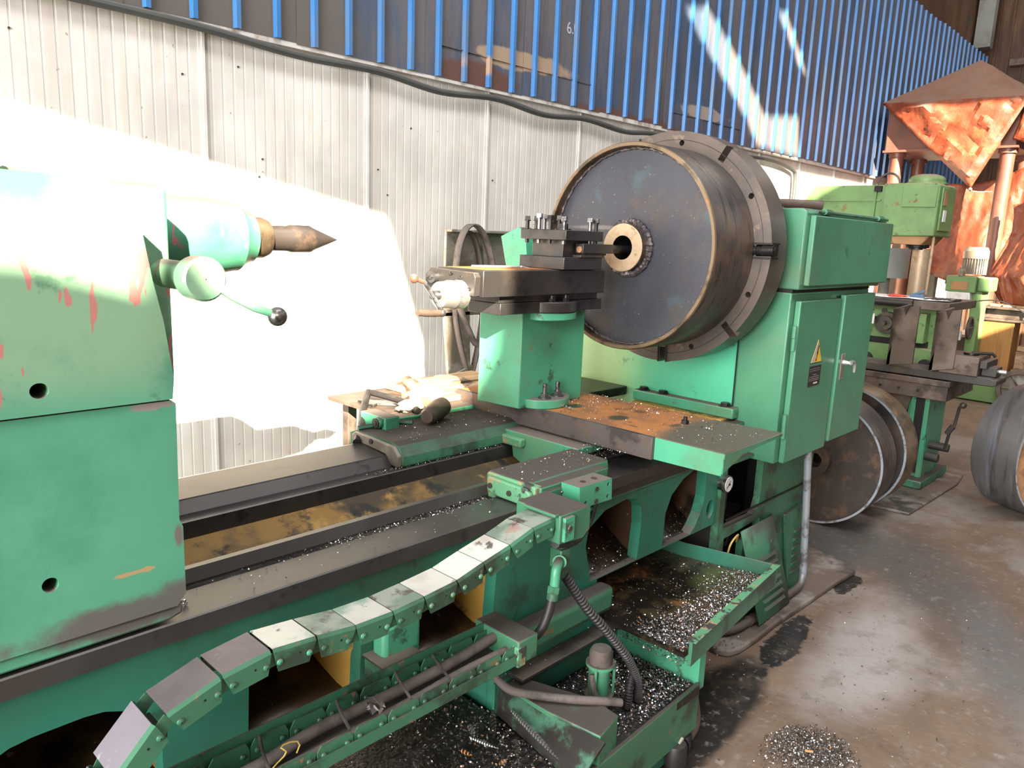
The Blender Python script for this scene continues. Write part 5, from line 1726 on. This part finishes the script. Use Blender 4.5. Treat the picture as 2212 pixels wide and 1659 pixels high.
obj('white_tag', MB().box(6.36, 6.37, 2.125, 2.185, 1.02, 1.10), m_white, L2)
obj('tag_bracket', MB().box(6.37, 6.50, 2.14, 2.17, 1.05, 1.07), m_lamp, L2)
m2 = MB()
n = 12
for i in range(n):
    for j in range(4):
        f = lambda a, b: (6.45 + .09 * b, 2.48 - .07 * a, 1.232 + .012 * abs(mnoise.noise(V((a * .8, b * .9, 2)))))
        m2.quad(f(i, j), f(i + 1, j), f(i + 1, j + 1), f(i, j + 1))
tag(obj('paper_sheet', m2, m_white, solid=.002), 'crumpled white paper spread on top of the old green lathe', 'paper')
tag(obj('red_rag', blobmesh((6.50, 2.02, 1.245), (.03, .07, .012), 5), m_red), 'small red rag on the white paper', 'rag')
tag(obj('blue_brush', MB().box(6.60, 6.64, 1.86, 1.96, 1.235, 1.262).cyl((6.62, 1.95, 1.25), (6.62, 1.86, 1.29), .012, seg=8), m_bluecloth, bevel=.003), 'small blue-grey brush lying at the right end of the paper', 'brush')
for k in range(5):
    y = 1.82 - k * .042
    o = obj('turning_tool', MB().cyl((6.50 + .05 * (k % 2), y, 1.2345), (6.78, y - .012 * (k % 3), 1.2345), .009, seg=8), m_lamp)
    tag(o, ('leftmost', 'second from left', 'middle', 'fourth from left', 'rightmost')[k] + ' dark tool bit scattered on the old green lathe top', 'tool', 'tool bits on the old green lathe')

# ------------------------------------------------------------------ radial drill
RD = thing('radial_drill', (7.75, 2.25, 0), 'large pale green radial drill arm and boxy head with flaking red paint', 'drill')
m2 = MB().prism([(2.10, 1.73), (2.10, 2.17), (2.13, 2.19), (2.53, 2.19), (2.56, 2.17), (2.56, 1.74), (2.50, 1.72)], 7.50, 8.0, 'x')
hd = obj('head', m2, m_green_old, RD, bevel=.012)
m2 = MB().prism([(2.14, 1.73), (2.50, 1.73), (2.44, 1.655), (2.20, 1.650)], 7.52, 7.95, 'x')
obj('chin', m2, m_rustface, RD, bevel=.01)
obj('cover_plate', MB().box(7.485, 7.50, 2.115, 2.40, 1.98, 2.165), m_green_old, RD, bevel=.004)
obj('side_cover', MB().box(7.56, 7.9, 2.085, 2.10, 1.78, 2.15), m_green_old, RD, bevel=.004)
m2 = MB().prism([(2.56, 1.80), (2.56, 2.18), (3.22, 2.18), (3.34, 2.02), (3.34, 1.86)], 7.56, 7.95, 'x')
obj('arm', m2, m_green_old, RD, bevel=.01)
obj('arm_rib', MB().box(7.545, 7.56, 2.60, 3.30, 2.035, 2.05), m_green_old, RD)
obj('arm_gap', MB().box(7.52, 7.56, 2.60, 2.66, 2.12, 2.17), m_void, RD)
for y in (2.56, 2.64):
    obj('flange', MB().box(7.53, 7.56, y, y + .012, 1.76, 2.19), m_green_old, RD)
m2 = MB().rev((7.74, 2.285, 0), [(.17, 2.19), (.17, 2.205), (.15, 2.21), (.15, 2.235), (.13, 2.262), (.08, 2.278), (.001, 2.285)], 'z', 36)
obj('motor_cap', m2, m_green_old, RD)
m2 = MB().rev((7.72, 2.285, 0), [(.001, 1.61), (.075, 1.61), (.075, 1.625), (.10, 1.63), (.10, 1.655)], 'z', 28)
obj('spindle_collar', m2, m_black, RD)
obj('column', MB().cyl((7.75, 2.250, 0), (7.75, 2.250, 1.62), .078, seg=32), m_tan, RD, label='smooth tan steel column')
obj('guide_rod', MB().cyl((7.6, 2.125, 1.22), (7.6, 2.125, 1.74), .012, seg=10), m_tan, RD)
obj('white_label', MB().box(7.62, 7.70, 2.078, 2.084, 1.86, 1.96), m_white, RD)
obj('limit_switch', MB().box(7.60, 7.68, 2.08, 2.12, 2.0, 2.12), m_rustface, RD)
obj('hanging_cable', MB().tube(spline([(7.55, 2.45, 1.66), (7.53, 2.56, 1.62), (7.52, 2.66, 1.60), (7.54, 2.74, 1.62)], 5), .006, 6), m_black, RD)
obj('lifting_ring', MB().tube([(7.7, 2.60 + .10 * cos(t), 2.185 + .11 * sin(t)) for t in [pi * k / 12 for k in range(13)]], .010, 8), m_brown, RD)

# ------------------------------------------------------------------ small drilling machine
SD = thing('bench_drill', (9.7, 2.3, 0), 'small yellow-green drilling machine with finned motor and white lower body', 'drill')
m2 = MB().box(9.50, 9.85, 2.175, 2.470, 1.175, 1.350)
hh = obj('gear_head', m2, m_green_old, SD, bevel=.008)
obj('head_side', MB().box(9.55, 9.85, 2.04, 2.175, 1.19, 1.345), m_green_old, SD, bevel=.02)
nm = obj('name_plate', MB().box(9.49, 9.50, 2.25, 2.41, 1.20, 1.29), m_rustface, SD)
obj('knob', MB().cyl((9.6, 2.47, 1.27), (9.6, 2.50, 1.27), .022, seg=12), m_black, SD)
m2 = MB()
m2.cyl((9.70, 2.26, 1.37), (9.70, 2.26, 1.60), .105, seg=28)
for k in range(28):
    a_ = 2 * pi * k / 28
    c_, sn = cos(a_), sin(a_)
    m2.box(9.70 + .118 * c_ - .004, 9.70 + .118 * c_ + .004, 2.26 + .118 * sn - .004, 2.26 + .118 * sn + .004, 1.37, 1.54)
m2.cyl((9.70, 2.26, 1.54), (9.70, 2.26, 1.62), .126, seg=28)
m2.cyl((9.70, 2.26, 1.62), (9.70, 2.26, 1.665), .126, .105, seg=28)
mo = obj('motor', m2, m_brownsheet, SD)
obj('oil_pot', MB().cyl((9.52, 2.33, 1.35), (9.52, 2.33, 1.44), .032, seg=14), m_brownsheet, SD)
obj('white_body', MB().prism([(2.20, 1.0), (2.22, 1.175), (2.45, 1.175), (2.45, .98)], 9.50, 9.8, 'x'), m_white, SD, bevel=.006)
m2 = MB().box(9.60, 9.85, 2.12, 2.22, .30, 1.2)
obj('stand', m2, m_green_old, SD, bevel=.006)
m2 = MB().prism([(1.72, .01), (1.72, .24), (2.0, .27), (2.10, .32), (2.30, .32), (2.42, .22), (2.42, .01)], 9.5, 9.88, 'x')
obj('base', m2, m_green_old, SD, bevel=.01)
m2 = MB().rev((9.42, 2.15, .80), [(.105, -.012), (.125, -.012), (.125, .012), (.105, .012)], 'y', 30, closed=True)
m2.tube([(9.32, 2.15, .80), (9.52, 2.15, .80)], .010, 8)
m2.tube([(9.42, 2.15, .70), (9.42, 2.15, .90)], .010, 8)
obj('handwheel', m2, m_lamp, SD)
m2 = MB().cyl((9.42, 2.26, .66), (9.42, 2.26, .76), .04, seg=14)
m2.cyl((9.42, 2.26, .80), (9.42, 2.28, .95), .035, seg=12)
obj('white_sleeve', m2, m_white, SD)
WH = thing('cart_wheel', (9.4, 1.62, 0), 'dusty spoked wheel on the floor at the right edge beside the small drill', 'wheel')
m2 = MB().rev((9.40, 1.60, .215), [(.165, -.05), (.205, -.05), (.212, -.03), (.212, .03), (.205, .05), (.165, .05)], 'x', 40, closed=True)
obj('tyre', m2, m_brown, WH)
m2 = MB().rev((9.40, 1.60, .215), [(.001, -.03), (.05, -.04), (.05, .03), (.165, .01), (.165, -.01), (.05, -.02)], 'x', 30)
for k in range(6):
    a_ = pi * k / 3
    m2.tube([(9.37, 1.60, .215), (9.37, 1.60 + .16 * cos(a_), .215 + .16 * sin(a_))], .010, 6)
obj('spokes', m2, m_brownsheet, WH)

# bench, beam, boards and timber at the right
BE = thing('work_bench', (10.1, 1.8, 0), 'long brown steel bench beam on an orange painted box at the right edge', 'bench')
m2 = MB().box(9.92, 10.26, 1.10, 2.18, .997, 1.02)
m2.box(10.0, 10.15, 1.10, 2.18, .889, .997)
m2.box(9.92, 10.26, 1.10, 2.19, .865, .889)
obj('beam', m2, m_brown, BE, bevel=.004)
bx = MB().box(9.94, 10.26, 1.84, 2.19, .02, .865)
ob = obj('orange_box', bx, m_card, BE, bevel=.004)
T1 = 'timbers stacked beyond the small drill'
for k, (y0, y1, z, t, a_, lab) in enumerate((
        (1.15, 1.81, .06, .06, 0, 'lowest timber of the stack right of the orange box'),
        (1.15, 1.79, .17, .06, 0, 'second timber from the floor in the stack right of the orange box'),
        (1.15, 1.81, .28, .06, 0, 'third timber from the floor in the stack right of the orange box'),
        (1.15, 1.78, .56, .05, 0, 'topmost timber above the wooden grate right of the orange box'))):
    m2 = MB().prism([(y0, z - .05), (y1, z), (y1, z + t), (y0, z + t - .05)], 9.95, 10.20, 'x')
    tag(obj('timber', m2, m_wood, bevel=.003), lab, 'timber', T1)
m2 = MB()
for k in range(6):
    y = 1.33 + k * .075
    m2.box(10.0, 10.02, y, y + .03, .335, .53)
tag(obj('slatted_crate', m2, m_wood), 'pale slatted grate standing on the timber stack', 'grate')
for k in range(4):
    o = obj('short_board', MB().box(10.0 + .02 * k, 10.22, 1.62 + .13 * k, 1.74 + .13 * k, 1.0205, 1.045), m_wood, bevel=.002)
    tag(o, ('rightmost', 'second from right', 'third from right', 'leftmost')[k] + ' short pale board lying on the brown bench beam', 'board', 'short boards on the bench beam')
tag(obj('long_wire', MB().tube(spline([(9.3, 2.30, 1.02), (9.2, 2.1, 1.10), (9.1, 1.85, 1.13), (9.0, 1.6, 1.04), (8.95, 1.50, .93)], 8), .007, 6), m_brownsheet), 'pale bent wire arching across in front of the bench beam', 'wire')

# ------------------------------------------------------------------ press under the tarpaulin
HP = thing('hydraulic_press', (10.95, 2.9, 0), 'tall red-oxide hydraulic press frame on round columns', 'press')
obj('crown', MB().box(10.42, 11.5, 2.20, 3.62, 2.80, 3.33), m_redpaint, HP, bevel=.01)
obj('crown_flange', MB().box(10.38, 11.5, 2.17, 3.63, 2.79, 2.815), m_redpaint, HP)
for (x, y) in ((10.54, 3.50), (10.52, 2.29), (11.38, 3.50), (11.38, 2.29)):
    m2 = MB().cyl((x, y, 0), (x, y, 2.80), .078, seg=28)
    m2.cyl((x, y, 2.74), (x, y, 2.79), .10, seg=28)
    obj('column', m2, m_redpaint, HP)
obj('bolster', MB().box(10.4, 11.5, 2.17, 3.62, .0, .60), m_brown, HP, bevel=.01)

def cloth(name, corners, nu, nv, amp, seed, mat, label, folds=5, sag=0.0, bulge=0.0):
    """corners: (a, b, c, d) quad; wrinkles across u"""
    a, b, c, d = [V(p) for p in corners]
    nrm = (b - a).cross(d - a).normalized()
    m = MB()
    vs = []
    for i in range(nu + 1):
        for j in range(nv + 1):
            u, v_ = i / nu, j / nv
            p = a.lerp(b, u).lerp(d.lerp(c, u), v_)
            w = amp * (.7 * mnoise.noise(V((u * folds + seed, v_ * 1.3, seed))) + .35 * mnoise.noise(V((u * folds * 3, v_ * 4 + seed, 3))) + .2 * abs(mnoise.noise(V((u * 14 + seed, v_ * 11, 1)))))
            p = p + nrm * (w + bulge * sin(pi * u) * sin(pi * v_)) - V((0, 0, sag * sin(pi * u)))
            vs.append(p)
    fs = [(i * (nv + 1) + j, (i + 1) * (nv + 1) + j, (i + 1) * (nv + 1) + j + 1, i * (nv + 1) + j + 1) for i in range(nu) for j in range(nv)]
    m.add(vs, fs)
    return m
# peaked tarpaulin draped over the crown: roof part and the hanging corner in front
m2 = MB()
P0, Lc, Rc, Tp = V((11.0, 2.83, 3.90)), V((10.31, 3.68, 3.37)), V((10.25, 2.10, 3.32)), V((10.20, 2.54, 2.33))
def tri_cloth(a, b, c, n, amp, seed, nrm):
    vs, fs = [], []
    idx = {}
    for i in range(n + 1):
        for j in range(n + 1 - i):
            u, v_ = i / n, j / n
            p = a * (1 - u - v_) + b * u + c * v_
            e = min(1, 12 * min(u, v_, 1 - u - v_) + .0)
            q = p * 2.2 + V((seed, seed, 0))
            w = amp * (mnoise.noise(q) * .8 + .55 * abs(mnoise.noise(q * 2.3)) + .25 * mnoise.noise(q * 6))
            idx[i, j] = len(vs)
            vs.append(p + nrm * w * e)
    for i in range(n):
        for j in range(n - i):
            fs.append((idx[i, j], idx[i + 1, j], idx[i, j + 1]))
            if i + j < n - 1:
                fs.append((idx[i + 1, j], idx[i + 1, j + 1], idx[i, j + 1]))
    return vs, fs
for (a, b, c, amp, sd) in ((P0, Lc, Rc, .03, 1), (Lc, Tp, Rc, .13, 4), (P0, Rc, V((11.6, 2.0, 3.35)), .03, 7), (P0, V((11.6, 3.68, 3.37)), Lc, .03, 3), (Rc, V((10.34, 2.23, 2.88)), V((10.5, 1.86, 2.75)), .05, 9), (Rc, V((10.5, 1.86, 2.75)), V((11.6, 2.0, 3.35)), .05, 11)):
    nr = (b - a).cross(c - a).normalized()
    if nr.x > 0:
        nr = -nr
    vs, fs = tri_cloth(a, b, c, 26, amp, sd, nr)
    m2.add(vs, fs)
TA = obj('tarpaulin', m2, m_tarp, smooth=28, solid=.006)
tag(TA, 'faded orange tarpaulin peaked over the press crown with a tied hanging corner', 'tarpaulin')
obj('tie_string', MB().tube(spline([(10.19, 2.54, 2.335), (10.16, 2.51, 2.30), (10.16, 2.45, 2.29), (10.17, 2.38, 2.29), (10.18, 2.32, 2.29)], 5), .006, 6).ball((10.19, 2.54, 2.32), .022), m_brownsheet, TA)
C1 = 'orange tarpaulins hanging behind and beside the press'
m2 = cloth('c', ((10.95, 3.02, 2.45), (10.95, 2.0, 2.75), (10.85, 1.9, 1.20), (10.95, 3.25, 1.40)), 60, 40, .11, 2.0, m_tarp, '', 3, .12)
tag(obj('hanging_tarpaulin', m2, m_tarp, smooth=30, solid=.006), 'deep orange tarpaulin sheet hanging behind the press columns', 'tarpaulin', C1)
m2 = cloth('c', ((10.25, 2.10, 2.15), (9.95, 1.50, 2.35), (9.80, 1.40, 1.04), (10.3, 2.02, 1.04)), 40, 50, .10, 6.0, m_tarp, '', 4, 0)
m2.v = [(x, y + .20 * max(0, 1 - abs(z - 1.36) / .5) , z) for x, y, z in m2.v]
tag(obj('hanging_tarpaulin', m2, m_tarp, smooth=30, solid=.006), 'bright sunlit tarpaulin bundle at the right edge beside the press column', 'tarpaulin', C1)
m2 = cloth('c', ((11.9, 3.3, 2.2), (11.9, 2.5, 1.9), (11.9, 2.6, 1.45), (11.7, 3.45, 1.40)), 30, 20, .08, 9.0, m_tarp, '', 3, .05)
# grey duct and dark box behind the drill
tag(obj('steel_cabinet', MB().box(11.62, 11.9, 3.15, 3.45, .3, 2.35).box(11.60, 11.92, 3.13, 3.47, 0, .3), m_greysteel, bevel=.02), 'grey upright cabinet half hidden behind the radial drill head', 'cabinet')
tag(obj('storage_tank', MB().cyl((9.6, 3.15, 1.28), (9.6, 3.15, 1.62), .24, seg=32).cyl((9.6, 3.15, 0), (9.6, 3.15, 1.28), .06, seg=14), m_greysteel), 'grey cylindrical tank behind the radial drill column', 'tank')

# ------------------------------------------------------------------ swarf and litter
def sw(name, poly, z, n, lab, **k):
    return chips(name, poly, z, n, label=lab, cat='swarf', **k)
sw('swarf', [(1.88, 1.04), (2.57, 1.10), (2.50, 1.40), (1.88, 1.34)], .401, 5200, 'bright curled swarf spread over the big chip tray', size=(.005, .011), mix=(.5, .45, .05), heap=.006,
   dens=lambda x, y: max(.04, min(1, (1.27 - y) * 7 + .1 * mnoise.noise(V((x * 9, y * 9, 0))))) * (1 if y < 1.20 or x > 2.35 or x < 2.0 else .45))
sw('swarf', [(1.80, 1.05), (1.975, 1.055), (1.975, 1.34), (1.58, 1.34), (1.56, 1.20), (1.60, 1.06)], .251, 2600, 'bright swarf in the coolant tray around the pump', size=(.005, .011), mix=(.5, .48, .02), heap=.008,
   dens=lambda x, y: min(1, .22 + max(0, (x - 1.72) * 4)))
sw('swarf', [(1.86, 1.04), (2.02, 1.04), (2.0, 1.37), (1.88, 1.37)], .360, 750, 'strip of swarf on the ledge between the two trays', size=(.005, .010), mix=(.55, .43, .02), heap=.006)
sw('swarf', [(.75, .96), (1.34, 1.0), (1.39, 1.34), (1.39, 1.9), (.75, 1.9)], .264, 3000, 'black oily swarf filling the pan under the bed', size=(.005, .012), mix=(.17, .81, .02), heap=.014,
   dens=lambda x, y: min(1, .12 + max(0, (x - .95) * 2.2)))
sw('swarf', [(1.99, 1.05), (2.34, 1.05), (2.34, 2.0), (1.99, 2.0)], 1.0005, 1000, 'loose chips sprinkled on the rusty cover plate', size=(.003, .008), mix=(.5, .35, .15), heap=.002,
   dens=lambda x, y: 1 if (x > 2.24 and y > 1.33) or (y > 1.62 and 2.1 < x < 2.3) else .22)
sw('swarf', [(1.49, 1.35), (2.0, 1.35), (2.0, 1.49), (1.50, 1.49)], .9325, 230, 'few bright chips on the front wing of the carriage', size=(.003, .008), mix=(.75, .2, .05), heap=.001,
   dens=lambda x, y: 1 if x > 1.78 else .2)
sw('swarf', [(.55, 1.448), (1.46, 1.448), (1.46, 1.488), (.55, 1.488)], .860, 800, 'fine chips lying in the gutter of the front slideway', size=(.003, .007), mix=(.35, .62, .03), heap=.002,
   dens=lambda x, y: min(1, .1 + max(0, x - .75) * 1.6))
sw('swarf', [(.6, 1.35), (1.45, 1.35), (1.45, 1.44), (.6, 1.44)], .8712, 70, 'scattered single chips on the front flat way', size=(.003, .006), mix=(.6, .4, 0), heap=.001)
sw('swarf', [(1.25, 1.54), (1.82, 1.54), (1.82, 1.66), (1.40, 1.64)], lambda x, y: .738 + (y - 1.54) * .35, 700, 'dark chips heaped in the yellow trough beside the carriage', size=(.004, .010), mix=(.3, .62, .08), heap=.022)
sw('swarf', [(1.30, 1.806), (1.95, 1.806), (1.95, 1.815), (1.30, 1.83)], .8715, 260, 'fine chips lined along the rear wing of the carriage', size=(.003, .006), mix=(.5, .5, 0), heap=.003)
sw('swarf', [(1.88, 1.36), (2.5, 1.36), (2.5, 1.8), (1.88, 1.8)], .401, 500, 'dark swarf in the part of the chip tray under the bed', size=(.005, .010), mix=(.15, .8, .05), heap=.003)
sw('swarf', [(1.82, 1.375), (2.09, 1.375), (2.09, 1.66), (1.82, 1.66)], lambda x, y: .530 + .25 * max(0, (y - 1.372) / .34) ** 1.3, 900, 'oily chips clinging to the chute under the carriage', size=(.004, .010), mix=(.28, .70, .02), heap=.006,
   dens=lambda x, y: 1 if x < 2.02 else .25)
sw('swarf', [(2.23, 1.375), (2.50, 1.375), (2.50, 1.50), (2.23, 1.50)], lambda x, y: .530 + .25 * max(0, (y - 1.372) / .34) ** 1.3, 260, 'rusty chips at the bottom of the last chute', size=(.004, .008), mix=(.25, .3, .45), heap=.004,
   dens=lambda x, y: 1 if x < 2.32 else .3)
sw('swarf', [(1.45, 1.82), (2.0, 1.84), (2.3, 2.05), (1.5, 2.05)], .9455, 260, 'loose chips around the hammer head on the rear wing', size=(.003, .008), mix=(.5, .5, 0), heap=.002)
sw('swarf', [(2.13, .74), (2.20, .66), (2.34, .645), (2.42, .70), (2.455, .80), (2.40, .885), (2.28, .925), (2.17, .92), (2.10, .85)], .0005, 2400, 'round heap of grey swarf swept together on the concrete floor', size=(.005, .011), mix=(.33, .66, .01), heap=.014,
   dens=lambda x, y: max(.12, 1 - ((x - 2.28) ** 2 + (y - .78) ** 2) / .026))
sw('swarf', [(2.3, .5), (3.6, .5), (4.4, 1.25), (2.5, 1.2), (1.95, .95)], .0005, 190, 'single dark chips scattered over the concrete floor', size=(.005, .011), mix=(.15, .8, .05), heap=.001)
sw('swarf', [(2.20, 1.27), (2.75, 1.23), (2.75, 1.5), (2.2, 1.5)], .029, 260, 'dark chips on the pad under the chip tray', size=(.005, .010), mix=(.3, .7, 0), heap=.002)
sw('swarf', [(1.425, 1.305), (1.97, 1.305), (1.97, 1.355), (1.425, 1.355)], .3725, 60, 'few chips on the ledge above the coolant tray', size=(.003, .007), mix=(.7, .3, 0), heap=.001)
tag(obj('cigarette_butt', MB().cyl((2.256, .792, .022), (2.270, .772, .022), .004, seg=10), m_rustface), 'orange cigarette butt on the swarf heap', 'cigarette')

def spiral(name, a, b, r, turns, lab, mat=m_chip, grp=None):
    a, b = V(a), V(b)
    d = (b - a).normalized()
    s1 = d.cross(V((0, 0, 1))).normalized()
    s2 = d.cross(s1)
    m = MB()
    n = turns * 9
    prev = None
    for i in range(n + 1):
        t = i / n
        an = 2 * pi * turns * t
        rr = r * (1 - .75 * abs(2 * t - .9) ** 2)
        c = a.lerp(b, t)
        w = (b - a).length / turns * .46
        p = c + (s1 * cos(an) + s2 * sin(an)) * rr
        q = p + d * w
        if prev:
            m.quad(prev[0], p, q, prev[1])
        prev = (p, q)
    o = obj(name, m, mat, smooth=0)
    tag(o, lab, 'chip', grp)
S1 = 'long curled chips lying in the pan'
spiral('spiral_chip', (1.392, 1.282, .322), (1.338, 1.062, .318), .0080, 22, 'long bright spiral chip lying along the slanted panel', grp=S1)
spiral('spiral_chip', (1.259, 1.303, .290), (1.282, 1.221, .290), .0055, 12, 'short straight spiral chip in the middle of the pan', grp=S1)
spiral('spiral_chip', (1.382, 1.340, .298), (1.311, 1.260, .290), .0080, 8, 'brown dusty spiral chip standing upright near the trough', m_chip_dark, S1)
spiral('spiral_chip', (1.290, 1.338, .296), (1.272, 1.296, .290), .0085, 4, 'stubby white cone-shaped curl left of the brown spiral', grp=S1)
spiral('spiral_chip', (1.209, 1.286, .288), (1.216, 1.248, .288), .0060, 4, 'coppery rolled chip left in the pan near the trough', m_chip_rust, S1)
spiral('spiral_chip', (1.340, 1.207, .296), (1.297, 1.161, .290), .0090, 4, 'dark fat curl between the brown and the long bright spirals', m_chip_dark, S1)
spiral('spiral_chip', (1.243, 1.175, .288), (1.270, 1.173, .288), .0060, 3, 'rusty leaf-shaped chip nearest the bottom edge of the picture', m_chip_rust, S1)
spiral('spiral_chip', (1.095, 1.332, .288), (1.083, 1.304, .288), .0045, 5, 'thin bright chip alone at the dark left part of the pan', grp=S1)
spiral('spiral_chip', (2.07, 1.75, 1.010), (2.05, 1.64, 1.006), .0050, 7, 'bright long chip beside the riser column flange', grp=None)
spiral('spiral_chip', (2.20, 1.22, 1.006), (2.20, 1.19, 1.006), .0060, 3, 'small bright curl on the green shelf end', grp=None)
spiral('spiral_chip', (.56, 1.400, .876), (.57, 1.385, .876), .0060, 3, 'bright chip lying at the foot of the tailstock corner', grp=None)
